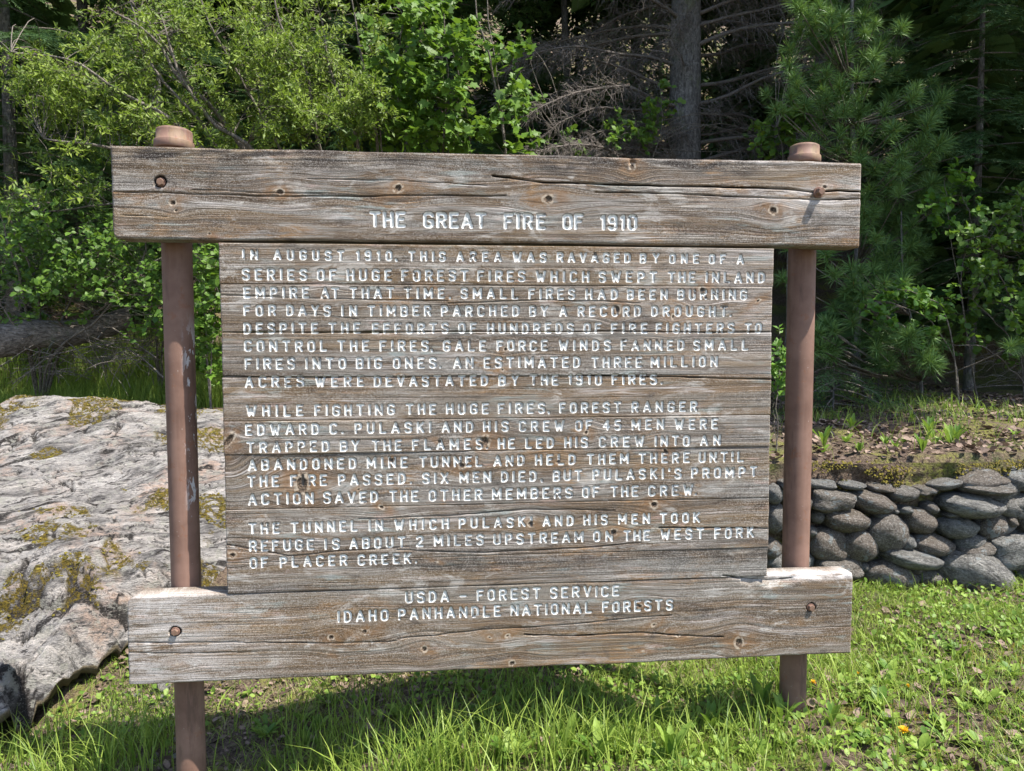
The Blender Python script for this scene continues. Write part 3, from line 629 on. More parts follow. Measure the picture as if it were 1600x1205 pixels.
tag(link('forest_ground', gm), 'brown forest soil with moss and leaf litter rising to a wooded slope', kind='structure')

# ------------------------------------------------------------------ the big rock at the left
RC = np.array([-1.75, 2.75])
def rock_top(x, y):
    h = .015+.252*(y-.75)-.26*np.clip(x+.75, 0, 5)+.03*np.clip(-x-1, 0, 2)
    h = h-.16*np.clip(y-3.3, 0, 2)**1.3-.055*(np.clip(np.abs(x+1.75), 0, 2.2))**2*sstep(2.6, 3.8, y)+.03*sstep(2.6, 3.6, y)
    # slanted layers (steps running across the slope)
    sc = (y*.84-x*.54+.10*fbm(x*1.3, y*1.3, 2, 3)); f = sc*3.6; fr = f-np.floor(f)
    h = h+.085*(sstep(0, .85, fr)-fr)*sstep(1.2, 1.9, y)*(.5+.8*sstep(-.3, .3, fbm(x*.8, y*2, 3, 2)))
    sc2 = sc*2.7+.4*fbm(x*.7, y*2, 14, 3); fr2 = sc2*3.6-np.floor(sc2*3.6); h = h+.022*(sstep(0, .8, fr2)-fr2)*sstep(1.0, 1.6, y)
    h = h+.085*fbm(x*1.3, y*1.3, 5, 3)+.030*fbm((x*.84+y*.54)*2.4, (y*.84-x*.54)*8, 6, 4)+.015*fbm((x*.84+y*.54)*8, (y*.84-x*.54)*30, 7, 3)
    h = h-.030*sstep(.07, 0, np.abs(fbm((x*.84+y*.54)*1.6, (y*.84-x*.54)*4.2, 33, 4)))-.022*sstep(.06, 0, np.abs(fbm(x*3.3, y*4.5, 34, 4)))
    lo = sstep(2.0, 1.1, y)                 # broken lower face
    w = np.abs(fbm(x*2.4, y*3.0, 9, 3)); h = h+lo*(-.11*sstep(.14, 0., w)+.10*fbm(x*4.5, y*4.5, 10, 5))
    return h
def rock_R(th):
    # plan outline: distance from RC along direction th, passing through the seen rim points
    pts = [(-3.9, 2.2), (-2.9, .9), (-1.6, .42), (-.74, .66), (-.62, 1.0), (-.44, 1.38), (-.16, 1.78), (.30, 2.3), (.72, 3.1), (.55, 4.05), (-.4, 4.45), (-1.8, 4.5), (-3.2, 4.3), (-4.2, 3.3)]
    a = np.array([math.atan2(p[1]-RC[1], p[0]-RC[0]) for p in pts]); r = np.array([math.hypot(p[0]-RC[0], p[1]-RC[1]) for p in pts])
    o = np.argsort(a); a, r = a[o], r[o]
    return np.interp(th, np.concatenate([[a[-1]-2*PI], a, [a[0]+2*PI]]), np.concatenate([[r[-1]], r, [r[0]]]))
nth, nr = 620, 250
# denser angles toward the seen side
tt = np.linspace(0, 1, nth, endpoint=False); th = -PI+2*PI*tt
rr = np.concatenate([np.linspace(0, 1, nr) ** .8])
TH, RR = np.meshgrid(th, rr)
R0 = rock_R(th)+.05*fbm(np.cos(th)*5, np.sin(th)*5, 3, 4)+.018*fbm(np.cos(th)*24, np.sin(th)*24, 3, 3)
XX = RC[0]+RR*R0*np.cos(TH); YY = RC[1]+RR*R0*np.sin(TH)
ZZ = rock_top(XX, YY)-.10*sstep(.93, 1.0, RR)**2
V = [np.stack([XX, YY, ZZ], -1).reshape(-1, 3)]
rings = []
rimz = ZZ[-1]
for k, (sc, dz) in enumerate([(1.000, .05), (.992, .10), (.975, .15), (.955, .20), (.92, .24), (.86, .25), (.76, .24), (.74, .60)]):
    x = RC[0]+sc*R0*np.cos(th); y = RC[1]+sc*R0*np.sin(th)
    dz = dz*(1-.62*sstep(-1.0, -.72, RC[0]+R0*np.cos(th))) if dz < .5 else dz
    z = rimz-dz-.015*fbm(x*9, y*9+dz*30, 8, 3)
    rings.append(np.stack([x+.01*fbm(x*20, z*20, 3, 2), y, z], -1))
V = np.concatenate(V+rings); nrg = nr+len(rings)
i = np.arange(nrg-1)[:, None]*nth; j = np.arange(nth)[None]; j2 = (j+1) % nth
Q = np.stack([i+j, i+nth+j, i+nth+j2, i+j2], -1).reshape(-1, 4)
x, y, z = V[:, 0], V[:, 1], V[:, 2]
crk2 = np.maximum(sstep(.06, 0, np.abs(fbm((x*.84+y*.54)*1.6, (y*.84-x*.54)*4.2, 33, 4))), .7*sstep(.05, 0, np.abs(fbm(x*3.3, y*4.5, 34, 4))))
moss = sstep(.06, .40, fbm(x*3.0, y*3.4, 21, 4)+.6*sstep(3.0, 3.9, y)+.40*sstep(-.8, -.1, x)*sstep(1.0, 1.5, y)-.34)
under = np.zeros(len(V)); under[nr*nth:] = 1; moss = moss*(1-under)
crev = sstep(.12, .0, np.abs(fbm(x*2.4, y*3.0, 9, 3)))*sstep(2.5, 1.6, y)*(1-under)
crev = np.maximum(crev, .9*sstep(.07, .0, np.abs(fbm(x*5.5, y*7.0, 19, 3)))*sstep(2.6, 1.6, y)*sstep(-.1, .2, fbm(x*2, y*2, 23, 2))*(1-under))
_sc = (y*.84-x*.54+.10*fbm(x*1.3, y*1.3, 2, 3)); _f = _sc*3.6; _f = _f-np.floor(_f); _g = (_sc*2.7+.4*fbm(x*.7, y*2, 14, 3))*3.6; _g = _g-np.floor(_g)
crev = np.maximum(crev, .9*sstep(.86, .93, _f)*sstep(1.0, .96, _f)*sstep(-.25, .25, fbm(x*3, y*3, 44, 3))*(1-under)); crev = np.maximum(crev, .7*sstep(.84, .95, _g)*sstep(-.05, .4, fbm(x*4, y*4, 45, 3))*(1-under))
c, s_ = math.cos(.42), math.sin(.42)
sx_, sy_ = x*c-y*s_, x*s_+y*c
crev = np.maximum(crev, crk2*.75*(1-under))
rk = mesh('boulder', V, [Q], M['rock'], True, {'moss': moss, 'under': under, 'crevice': crev, 'strata': np.stack([(x*.84+y*.54)*.55, z*1.2, (y*.84-x*.54)*1.2], -1)})
rock = link('boulder', rk); tag(rock, 'huge pale layered rock with ochre moss lying left behind the sign', 'rock')
# moss cushions on it
def cushions(name, P, S, mat, parent=None, flat=.5):
    a = np.arange(6)*PI/3
    TV = np.concatenate([np.stack([np.cos(a), np.sin(a), a*0-.15], -1), np.stack([.62*np.cos(a+.5), .62*np.sin(a+.5), a*0+flat*.75], -1), [[0, 0, flat]]])
    T = []
    for k in range(6): k2_ = (k+1) % 6; T += [[k, k2_, 6+k], [k2_, 6+k2_, 6+k], [6+k, 6+k2_, 12]]
    mb = MB(); n = len(P); an = rng.random(n)*2*PI
    A = np.stack([np.cos(an), np.sin(an), 0*an], -1); B = np.stack([-np.sin(an), np.cos(an), 0*an], -1); N = np.tile([0, 0, 1.], (n, 1))
    S3 = np.stack([S*rng.uniform(.7, 1.3, n), S*rng.uniform(.7, 1.3, n), S*rng.uniform(.6, 1.2, n)], -1)
    stamp(mb, TV, None, T, P, A, B, N, S3, rng.random(n))
    o = mb.obj(name, mat, parent); return o
n = 60000; qx = rng.uniform(-3.2, .7, n); qy = rng.uniform(.6, 4.4, n)
ta = np.arctan2(qy-RC[1], qx-RC[0]); ok = np.hypot(qx-RC[0], qy-RC[1]) < rock_R(ta)*.94
ms = sstep(.06, .40, fbm(qx*3.0, qy*3.4, 21, 4)+.6*sstep(3.0, 3.9, qy)+.40*sstep(-.8, -.1, qx)*sstep(1.0, 1.5, qy)-.34)
ok &= rng.random(n) < ms*.8*sstep(-.35, .2, fbm(qx*14, qy*14, 31, 3)); qx, qy = qx[ok], qy[ok]
mo = cushions('moss', np.stack([qx, qy, rock_top(qx, qy)+.001], -1), rng.uniform(.003, .009, len(qx)), M['moss'], rock, .8); mo['kind'] = 'stuff'

# ------------------------------------------------------------------ dry stone wall
wall = empty('stone_wall', (3.0, 1.5, .05)); tag(wall, 'low dry wall of round grey river stones holding the terrace at right', 'wall')
winv = Matrix.Translation((-3.0, -1.5, -.05))
def stone_mesh(seed, sub=3, box=0.0):
    import bmesh
    bm = bmesh.new(); bmesh.ops.create_icosphere(bm, subdivisions=sub, radius=1)
    me = D.meshes.new('stone'); bm.to_mesh(me); bm.free()
    co = np.zeros(len(me.vertices)*3); me.vertices.foreach_get('co', co); co = co.reshape(-1, 3)
    p = 2.0+box*3.0; co = co/((np.abs(co)**p).sum(1, keepdims=True)**(1/p))
    d = 1+.17*fbm(co[:, 0]*.9+seed, co[:, 1]*.9, co[:, 2]*.9+seed, 2)+.035*fbm(co[:, 0]*4+seed, co[:, 1]*4, co[:, 2]*4, 3)
    co = co*d[:, None]; me.vertices.foreach_set('co', co.ravel()); me.polygons.foreach_set('use_smooth', [True]*len(me.polygons)); me.materials.append(M['stone']); me.update()
    return me
SM = [stone_mesh(k*3.1, 3, b) for k, b in enumerate([0, .1, 0, .25, .1, .4, 0, .9])]
# seen stones: centre and size in an enlarged detail (x, y, w, h, tilt degrees, kind)
ST = [(90, 515, 70, 90, 0, 0), (350, 538, 195, 92, 3, 7), (540, 552, 215, 100, 16, 0), (690, 515, 145, 72, -3, 1), (815, 580, 80, 56, 20, 0), (760, 640, 160, 112, 24, 1),
      (1000, 565, 290, 112, 6, 0), (1212, 560, 165, 100, -6, 1), (1062, 490, 255, 52, 4, 1), (1125, 452, 120, 46, 0, 1), (1228, 465, 70, 62, 5, 3), (95, 625, 95, 135, 8, 0), (285, 620, 62, 62, 0, 0), (415, 637, 210, 112, 5, 1),
      (610, 695, 182, 165, 0, 4), (478, 757, 162, 142, 0, 4), (330, 750, 165, 150, 8, 5), (940, 670, 190, 102, 6, 0), (1110, 675, 148, 122, 0, 2), (1205, 768, 250, 145, -10, 7), (820, 750, 205, 98, 8, 0),
      (1005, 745, 135, 78, -10, 0), (710, 814, 285, 95, 10, 1), (1022, 890, 350, 205, 22, 4), (800, 900, 152, 78, 6, 1), (625, 900, 235, 132, 14, 4), (380, 856, 205, 92, 3, 5), (75, 772, 90, 92, 0, 0), (100, 845, 90, 90, 0, 2),
      (570, 990, 170, 95, 20, 5), (845, 1005, 300, 110, 5, 5), (1180, 1040, 235, 110, 12, 5), (1262, 935, 130, 150, 0, 2), (1262, 640, 70, 85, 0, 2), (250, 690, 60, 50, 0, 3),
      (300, 470, 130, 44, 2, 5), (450, 475, 120, 40, 3, 0), (580, 482, 130, 40, 3, 5), (885, 472, 150, 52, -8, 1), (790, 497, 90, 36, 0, 7), (200, 560, 120, 90, 0, 1), (190, 700, 110, 110, 0, 2), (200, 830, 130, 100, 0, 1), (180, 470, 130, 34, 0, 7), (330, 590, 90, 36, 6, 3),
      (690, 590, 60, 40, 0, 3), (905, 610, 60, 30, 0, 3), (640, 590, 50, 36, 0, 0), (570, 610, 60, 36, 0, 1), (700, 740, 70, 70, 0, 3), (880, 830, 60, 60, 0, 3), (745, 870, 60, 40, 0, 0), (490, 850, 60, 50, 0, 0), (900, 960, 90, 50, 0, 3), (1180, 640, 50, 50, 0, 3)]
def add_stone(u, v, wpx, hpx, tilt, kd, dy=0.0):
    Y = float(wall_y(at_y(u, v, 1.45)[0]))+.06+dy+random.uniform(-.015, .015)
    c = at_y(u, v, Y); dist = float(np.dot(c-CAM, FWD)); s = dist/FPX
    o = link('stone', SM[kd], wall); o.matrix_parent_inverse = winv
    o.location = c; o.scale = (wpx*s*.515, max(.07, wpx*s*.42, hpx*s*.5), hpx*s*.515)
    o.rotation_euler = (random.uniform(-.12, .12), math.radians(tilt), -YAW*.5+random.uniform(-.1, .1))
    return o
for (a, b, wq, hq, ti, kd) in ST: add_stone(1180+a*.332, 600+b*.332, wq*.332*1.04, hq*.332*1.06, ti, kd)
# the wall runs on to both sides
for z in np.arange(.10, .66, .105):
    for x in list(np.arange(1.0, 1.95, .20))+list(np.arange(3.98, 6.2, .21)):
        x2 = x+random.uniform(-.04, .04)+(.1 if int(round(z*10)) % 2 else 0); zz = min(z+random.uniform(-.02, .02), .57)
        if x < 2 and z < .0: continue
        o = link('stone', random.choice(SM[:6]), wall); o.matrix_parent_inverse = winv
        o.location = (x2, float(wall_y(x2))+.06+random.uniform(-.02, .02), zz); o.scale = (random.uniform(.095, .13), .085, random.uniform(.055, .072)); o.rotation_euler = (random.uniform(-.2, .2), random.uniform(-.3, .3), random.uniform(-.2, .2))
# earth packed behind and between the stones
xs = np.linspace(.95, 6.4, 260); zs = np.linspace(-.15, .665, 60); WX, WZ = np.meshgrid(xs, zs)
WY = wall_y(WX)+.085+.02*fbm(WX*9, WZ*9, 3, 3); i = np.arange(59)[:, None]*260+np.arange(259)[None]
o = link('earth_fill', mesh('earth_fill', np.stack([WX, WY, WZ], -1).reshape(-1, 3), [np.stack([i, i+1, i+261, i+260], -1).reshape(-1, 4)], M['soil']), wall); o.matrix_parent_inverse = winv
n = 14000; mx_ = rng.uniform(1.9, 4.4, n); mz = rng.uniform(.05, .68, n); k = fbm(mx_*3.5, mz*5, 40, 3)+.10*sstep(.55, .66, mz) > .30; mx_, mz = mx_[k], mz[k]
o = cushions('moss', np.stack([mx_, wall_y(mx_)+rng.uniform(.03, .075, len(mx_)), mz], -1), rng.uniform(.003, .009, len(mx_)), M['moss'], wall, 1.1); o.matrix_parent_inverse = winv; o['kind'] = 'stuff'

# ------------------------------------------------------------------ fallen log and deadwood
def log(name, a, b, r0, r1, label, cat='log', mat='log', sides=14, sag=0.0, kn=24, grp=None, stubs=0):
    a, b = np.array(a, float), np.array(b, float); t = np.linspace(0, 1, kn)[:, None]
    P = a+(b-a)*t; P[:, 2] += sag*np.sin(t[:, 0]*PI)+.02*vnoise(t[:, 0]*5, a[0], 1)*r0/.1
    P[:, 0] += r0*.35*vnoise(t[:, 0]*4, a[1], 2); R = r0+(r1-r0)*t[:, 0]; R = R*(1+.06*vnoise(t[:, 0]*15, 2, 3)); R[0] *= .9
    mb = MB(); tubes(mb, P, R, sides, 0.0, True)
    e = mb.V[0].reshape(kn, sides, 3)[0]; mb.add(np.vstack([e, e.mean(0)]), None, [[(q+1) % sides, q, sides] for q in range(sides)])
    for _ in range(stubs):
        k = random.randint(2, kn-3); d = nrm(np.array([random.uniform(-.3, .3), -random.uniform(.2, 1), random.uniform(-.6, .9)])); L = random.uniform(.1, .45)
        tubes(mb, np.array([P[k]+d*L*q+np.array([0, 0, -.05*q*q]) for q in np.linspace(0, 1, 5)]), np.linspace(r0*.12, .003, 5), 5)
    o = mb.obj(name, M[mat]); return tag(o, label, cat, grp)
pa = at_y(-60, 545, 4.35); pb = at_y(205, 500, 4.8)
log('fallen_log', pa, pb, .155, .095, 'thick grey fallen log half hidden under the leafy shrub at far left', stubs=9)
# ------------------------------------------------------------------ shrubs
def smooth_path(P, n=16):
    P = np.asarray(P, float); t = np.linspace(0, len(P)-1, n); out = []
    for q in t:
        i = min(int(q), len(P)-2); f = q-i
        p0, p1, p2, p3 = P[max(i-1, 0)], P[i], P[i+1], P[min(i+2, len(P)-1)]
        out.append(.5*((2*p1)+(-p0+p2)*f+(2*p0-5*p1+4*p2-p3)*f*f+(-p0+3*p1-3*p2+p3)*f**3))
    return np.array(out)
def region(ells, n, yr):
    """points inside weighted image ellipses (u, v, ru, rv, weight) at real depths yr"""
    w_ = np.array([e[4]*e[2]*e[3] for e in ells]); w_ = w_/w_.sum(); pick = rng.choice(len(ells), n, p=w_); out = np.zeros((n, 3))
    for q in range(n):
        e = ells[pick[q]]; a = rng.random()*2*PI; r = math.sqrt(rng.random())
        Y = rng.uniform(*(e[5] if len(e) > 5 else yr)); out[q] = at_y(e[0]+e[2]*r*math.cos(a), e[1]+e[3]*r*math.sin(a), Y)
    return out
def shrub(name, label, cat, stems, C, leaf, leaf_len, mat, sprigs=(3, 5), sl=.14, per=7, objs=0, width=1., r0=.014, group=None, twigmat='twig', droop=.25, hang=None, var=.35, lenient=.15, alt=0.):
    stems = [smooth_path(s, 22) for s in stems]
    base = stems[0][0].copy(); root = empty(name, base); inv = Matrix.Translation(-Vector(base)); tag(root, label, cat, group)
    mb = MB()
    for s in stems:
        s[:, 0] += .015*vnoise(np.arange(22)*.7, s[0, 0]*9); s[:, 2] += .012*vnoise(np.arange(22)*.7, s[0, 0]*9, 4)
        tubes(mb, s, np.linspace(r0, r0*.25, 22)*random.uniform(.75, 1.15), 6)
    SP = np.concatenate([s[4:] for s in stems]); 
    d = np.linalg.norm(C[:, None]-SP[None], axis=2)+np.where(SP[None, :, 2] > C[:, None, 2]+.05, .35, 0); S = SP[d.argmin(1)]
    t = np.linspace(0, 1, 7)[None, :, None]; L = np.linalg.norm(C-S, axis=1)
    mid = rdir(len(C))*(L*.13)[:, None]; mid[:, 2] += L*.10
    P = S[:, None]+(C-S)[:, None]*t+mid[:, None]*np.sin(t*PI)
    tubes(mb, P, (.0016+.0030*np.clip(L, 0, 1))[:, None]*np.linspace(1, .45, 7)[None], 4)
    # sprigs
    ns = rng.integers(sprigs[0], sprigs[1]+1, len(C)); B = np.repeat(C, ns, 0)+rng.normal(size=(ns.sum(), 3))*.035
    td = nrm(np.repeat(C-S, ns, 0)); dr = nrm(td*.6+rdir(len(B), .35)*.9)
    if hang is not None: dr = nrm(dr+np.array(hang))
    ll = sl*rng.uniform(.6, 1.35, len(B)); t = np.linspace(0, 1, 4)[None, :, None]
    SPth = B[:, None]+dr[:, None]*(ll[:, None, None]*t)-np.array([0, 0, 1.])*(droop*ll)[:, None, None]*t**2
    tubes(mb, SPth, np.linspace(.0016, .0008, 4)[None].repeat(len(B), 0), 3)
    mb.obj('branches', M[twigmat], root).matrix_parent_inverse = inv
    # leaves along the sprigs
    f = (np.arange(per)+.5)/per; O = (B[:, None]+dr[:, None]*(ll[:, None]*f)[..., None]-np.array([0, 0, 1.])*((droop*ll)[:, None]*f**2)[..., None]).reshape(-1, 3)
    ax = np.repeat(dr, per, 0); side = nrm(np.cross(ax, rdir(len(ax)))); A = nrm(ax*.65+side*rng.uniform(.5, 1.2, len(ax))[:, None]+np.array([0, 0, .05]))
    up = nrm(rdir(len(A))*.55+np.array([.15, -.55, .8])); Bv = nrm(np.cross(up, A)); N = np.cross(A, Bv)
    sz = leaf_len*rng.uniform(1-var, 1+var, len(A)); tint = np.clip(np.repeat(rng.random(len(B)), per)*.6+rng.random(len(A))*.45, 0, .97)
    TV, TT = leaf
    if objs:
        pix = np.array([np.dot(o-CAM, FWD) for o in O]); o_ = np.argsort(pix/sz)[:objs]
        meshes = []
        for k in range(4):
            m_ = MB(); v = TV.copy()*[1, width, 1+.5*k]; v[:, 2] += .06*(k-1.5)*v[:, 0]**2; m_.add(v, None, TT, k*.25); meshes.append(m_.mesh('leaf', M[mat]))
        for q in o_:
            lo = link('leaf', meshes[random.randrange(4)], root); mm = np.eye(4); mm[:3, 0] = A[q]*sz[q]; mm[:3, 1] = Bv[q]*sz[q]; mm[:3, 2] = N[q]*sz[q]; mm[:3, 3] = O[q]-base
            lo.matrix_local = Matrix(mm.tolist())
        k_ = np.ones(len(O), bool); k_[o_] = False; O, A, Bv, N, sz, tint = O[k_], A[k_], Bv[k_], N[k_], sz[k_], tint[k_]
    if len(O):
        mb = MB(); stamp(mb, TV*[1, width, 1], None, TT, O, A, Bv, N, sz, tint)
        fo = mb.obj('foliage', M[mat], root); fo.matrix_parent_inverse = inv; fo['kind'] = 'stuff'
    return root
LN, RD, MP = (LANCE, LANCE_T), (ROUND, ROUND_T), (MAPLE, MAPLE_T)
def pth(*a): return [at_y(*q) for q in a]
def gz(p, dz=-.05):
    p = np.array(p, float); p[2] = float(ground(p[0], p[1]))+dz; return p
# willow: grey stems fan out of a hidden base behind the sign and arch to the upper left
wb = gz(at_y(560, 560, 4.9)); wb2 = gz(at_y(470, 560, 5.1))
stems = [[wb2]+pth(*s) for s in (
    [(440, 400, 4.9), (385, 235, 4.6), (320, 175, 4.5), (275, 95, 4.4), (225, 30, 4.3), (185, -30, 4.2)],
    [(450, 380, 4.8), (350, 190, 4.4), (290, 135, 4.2), (240, 60, 4.2), (170, 10, 4.1)],
    [(420, 380, 4.6), (300, 215, 4.2), (200, 150, 4.0), (110, 95, 3.9), (20, 80, 3.9)],
    [(400, 400, 4.6), (260, 250, 4.2), (160, 230, 4.0), (70, 215, 3.9)],
    [(440, 390, 4.8), (330, 215, 4.3), (230, 90, 4.2), (205, -10, 4.2)],
    [(430, 400, 4.9), (310, 300, 4.5), (170, 320, 4.3), (60, 330, 4.3)])]
stems += [[wb]+pth(*s) for s in (
    [(520, 400, 4.8), (440, 235, 4.5), (380, 130, 4.4), (330, 40, 4.3), (300, -40, 4.2)],
    [(550, 380, 4.8), (500, 230, 4.5), (480, 120, 4.4), (440, 40, 4.3), (420, -40, 4.3)],
    [(560, 380, 4.9), (560, 230, 4.6), (520, 120, 4.5), (500, 20, 4.4)],
    [(580, 380, 4.9), (590, 230, 4.7), (570, 110, 4.6), (545, -20, 4.5)],
    [(500, 400, 4.7), (400, 240, 4.3), (330, 190, 4.2), (280, 110, 4.1), (250, 20, 4.1)])]
C = region([(360, 110, 190, 125, 1.25), (150, 130, 135, 80, .8), (95, 100, 80, 30, 1), (480, 90, 140, 110, 1), (230, 40, 100, 60, .75), (430, 190, 190, 60, .9), (90, 200, 60, 50, .45), (200, 225, 110, 30, .5), (545, 190, 70, 50, 1), (330, -30, 250, 40, .8)], 400, (4.05, 5.4))
C = np.concatenate([C, region([(60, 95, 60, 25, 1), (90, 150, 60, 30, 1), (110, 210, 70, 30, .9), (170, 110, 70, 50, .9), (220, 200, 70, 30, .8), (400, 80, 60, 50, .8), (480, 180, 60, 40, 1), (430, 205, 50, 25, 1), (560, 170, 50, 40, .8), (300, 30, 80, 30, .7), (60, 300, 40, 40, .5), (110, 300, 40, 30, .4), (280, 215, 50, 18, .7)], 150, (3.85, 4.2))])
shrub('willow_shrub', 'large willow shrub with arching grey stems and small yellow green leaves at upper left', 'shrub', stems, C, LN, .050, 'willow', (5, 9), .125, 8, r0=.026, width=1.25)
# the second, rounder leaved shrub below it at the left
hb = gz(at_y(60, 600, 5.0)); hb2 = gz(at_y(250, 600, 5.2))
stems = [[hb]+pth(*s) for s in ([(40, 480, 4.6), (20, 400, 4.4), (-10, 300, 4.3)], [(60, 470, 4.6), (30, 380, 4.4), (10, 330, 4.2)], [(90, 520, 4.8), (120, 430, 4.6), (60, 330, 4.5), (30, 290, 4.4)],
    [(100, 540, 4.8), (170, 470, 4.5), (230, 380, 4.4), (150, 300, 4.3)], [(80, 560, 4.6), (150, 500, 4.4), (220, 420, 4.3), (300, 390, 4.3)], [(40, 540, 4.5), (-20, 450, 4.3), (-60, 380, 4.2)])]
stems += [[hb2]+pth(*s) for s in ([(240, 500, 4.8), (190, 440, 4.5), (140, 400, 4.4)], [(260, 500, 4.8), (300, 420, 4.6), (320, 360, 4.5)], [(240, 560, 4.8), (170, 540, 4.6), (90, 520, 4.5)])]
C = region([(120, 480, 120, 40, .35), (120, 440, 130, 30, .6), (300, 520, 40, 50, .8), (60, 330, 70, 60, .9), (200, 400, 80, 60, .9), (110, 400, 100, 50, .9), (285, 450, 60, 110, .8), (60, 400, 60, 60, .9), (140, 300, 60, 25, .5), (30, 470, 40, 25, .5), (240, 460, 60, 30, .7), (330, 440, 30, 60, .8)], 330, (3.9, 5.2))
shrub('leafy_shrub', 'loose shrub with small round green leaves over the fallen log at left', 'shrub', stems, C, RD, .045, 'hazel', (3, 5), .13, 5, objs=260, r0=.014)
# lobed leaved shrub in the middle with tall thin pale stems
mb_ = gz(at_y(700, 560, 5.2)); mb2 = gz(at_y(800, 560, 5.3))
stems = [[mb_]+pth(*s) for s in ([(690, 400, 5.0), (690, 240, 4.8), (700, 120, 4.7), (690, 0, 4.6), (690, -50, 4.6)], [(700, 400, 5.0), (735, 240, 4.9), (715, 120, 4.7), (700, 40, 4.6)], [(650, 400, 4.9), (640, 240, 4.7), (620, 120, 4.6), (640, -20, 4.5)], [(660, 420, 4.9), (600, 250, 4.6), (590, 150, 4.5)])]
stems += [[mb2]+pth(*s) for s in ([(800, 400, 5.1), (788, 230, 4.8), (772, 120, 4.7), (748, 30, 4.6), (738, -40, 4.6)], [(795, 400, 5.1), (786, 190, 4.9), (768, 60, 4.8), (757, -40, 4.8)])]
C = region([(660, 60, 80, 70, 1.1), (620, 140, 60, 80, 1), (690, 190, 80, 60, 1), (790, 70, 30, 60, .35), (795, 165, 25, 30, 1), (640, 215, 90, 30, 1), (690, 110, 60, 60, 1), (808, 222, 15, 22, 1.2), (735, 215, 50, 30, .8)], 150, (4.2, 5.2))
shrub('maple_shrub', 'young shrub with lobed bright green leaves and thin pale stems above the sign', 'shrub', stems, C, MP, .078, 'maple', (3, 5), .15, 4, objs=280, r0=.017)
# round leaved shrubs at the right
def small(name, label, base, tops, ells, n, yr, ln, mat, objs, leaf=RD, cat='shrub', group=None, sl=.12, per=5, r0=.008, sp=(2, 4), **k):
    return shrub(name, label, cat, [[gz(base)]+pth(*t) for t in tops], region(ells, n, yr), leaf, ln, mat, sp, sl, per, objs=objs, r0=r0, group=group, **k)
small('round_leaf_shrub', 'spray of sunlit round leaves low in front of the pine at right', at_y(1500, 620, 3.5), [[(1490, 560, 3.5), (1450, 500, 3.4), (1400, 475, 3.3), (1365, 470, 3.3)], [(1480, 500, 3.4), (1440, 462, 3.3), (1400, 450, 3.3)]],
      [(1375, 478, 22, 18, 1), (1420, 468, 30, 14, 1.3), (1465, 478, 25, 12, 1), (1392, 490, 20, 10, 1), (1440, 515, 30, 8, .5)], 34, (3.2, 3.5), .052, 'bright', 130, sl=.08)
small('round_leaf_shrub', 'thin shrub with round leaves above the bright low spray at right', at_y(1530, 620, 4.0), [[(1510, 520, 3.9), (1490, 400, 3.8), (1480, 320, 3.7), (1475, 275, 3.7)], [(1500, 440, 3.8), (1520, 360, 3.8), (1500, 300, 3.8)]],
      [(1490, 300, 26, 30, 1.1), (1475, 335, 30, 25, .8), (1525, 315, 15, 20, .7), (1505, 360, 30, 20, .5)], 18, (3.6, 3.9), .058, 'bright', 70, sl=.09)
small('round_leaf_shrub', 'bushy round leaved shrub with catkin tips at the right edge of the photo', at_y(1600, 640, 3.9), [[(1590, 520, 3.8), (1560, 420, 3.7), (1540, 370, 3.6), (1500, 380, 3.6)], [(1610, 500, 3.8), (1600, 380, 3.7), (1590, 300, 3.6)], [(1600, 560, 3.8), (1550, 500, 3.6), (1520, 470, 3.6)], [(1600, 600, 3.8), (1540, 545, 3.6), (1480, 540, 3.5)]],
      [(1560, 400, 55, 30, 1), (1590, 340, 30, 40, 1.2), (1520, 375, 35, 20, 1), (1560, 455, 50, 35, .7), (1590, 500, 30, 40, .6), (1520, 500, 40, 20, .4), (1500, 540, 45, 12, .6), (1570, 550, 40, 30, .4)], 95, (3.4, 4.0), .054, 'hazel', 260, sl=.10)
small('leafy_sapling', 'small bright leafy twigs just beyond the right edge of the text panel', at_y(1215, 700, 1.9), [[(1214, 640, 1.9), (1216, 590, 1.9), (1217, 545, 1.9)], [(1210, 650, 1.9), (1205, 600, 1.9)]],
      [(1216, 560, 10, 26, 1), (1214, 600, 10, 16, 1)], 16, (1.8, 2.0), .042, 'bright', 60, leaf=LN, sl=.06, width=2.2, r0=.004)
small('leafy_shrub', 'low green leafy shrub seen between the left post and the text panel', at_y(330, 640, 4.2), [[(325, 560, 4.2), (320, 500, 4.1), (310, 430, 4.1)], [(330, 560, 4.2), (335, 480, 4.2)]],
      [(322, 490, 25, 45, 1), (318, 560, 25, 30, .6), (325, 420, 20, 30, .6)], 40, (4.0, 4.5), .062, 'maple', 90, leaf=MP, r0=.010)
small('leafy_shrub', 'dim vine like shrub with small leaves around the dead spruce branches', at_y(1000, 400, 6.0), [[(990, 300, 5.9), (1000, 220, 5.8), (985, 170, 5.8)], [(1010, 300, 5.9), (1035, 200, 5.8), (1030, 140, 5.8)], [(900, 300, 5.9), (880, 220, 5.8)]],
      [(990, 205, 45, 25, 1), (1030, 160, 20, 30, .8), (880, 225, 40, 15, .5), (1180, 225, 25, 18, .6), (835, 165, 14, 12, .5), (815, 90, 14, 30, .4)], 46, (5.6, 6.2), .060, 'hazel', 90, r0=.008)
small('leafy_shrub', 'green leafy shrub growing between pine and dead spruce behind the right post cap', at_y(1230, 500, 4.8), [[(1230, 400, 4.8), (1225, 260, 4.7), (1215, 200, 4.7)], [(1240, 380, 4.8), (1250, 250, 4.7)]],
      [(1215, 215, 28, 22, 1), (1235, 190, 30, 15, .5), (1275, 20, 25, 20, .7)], 24, (4.6, 5.0), .07, 'hazel', 60, r0=.008)

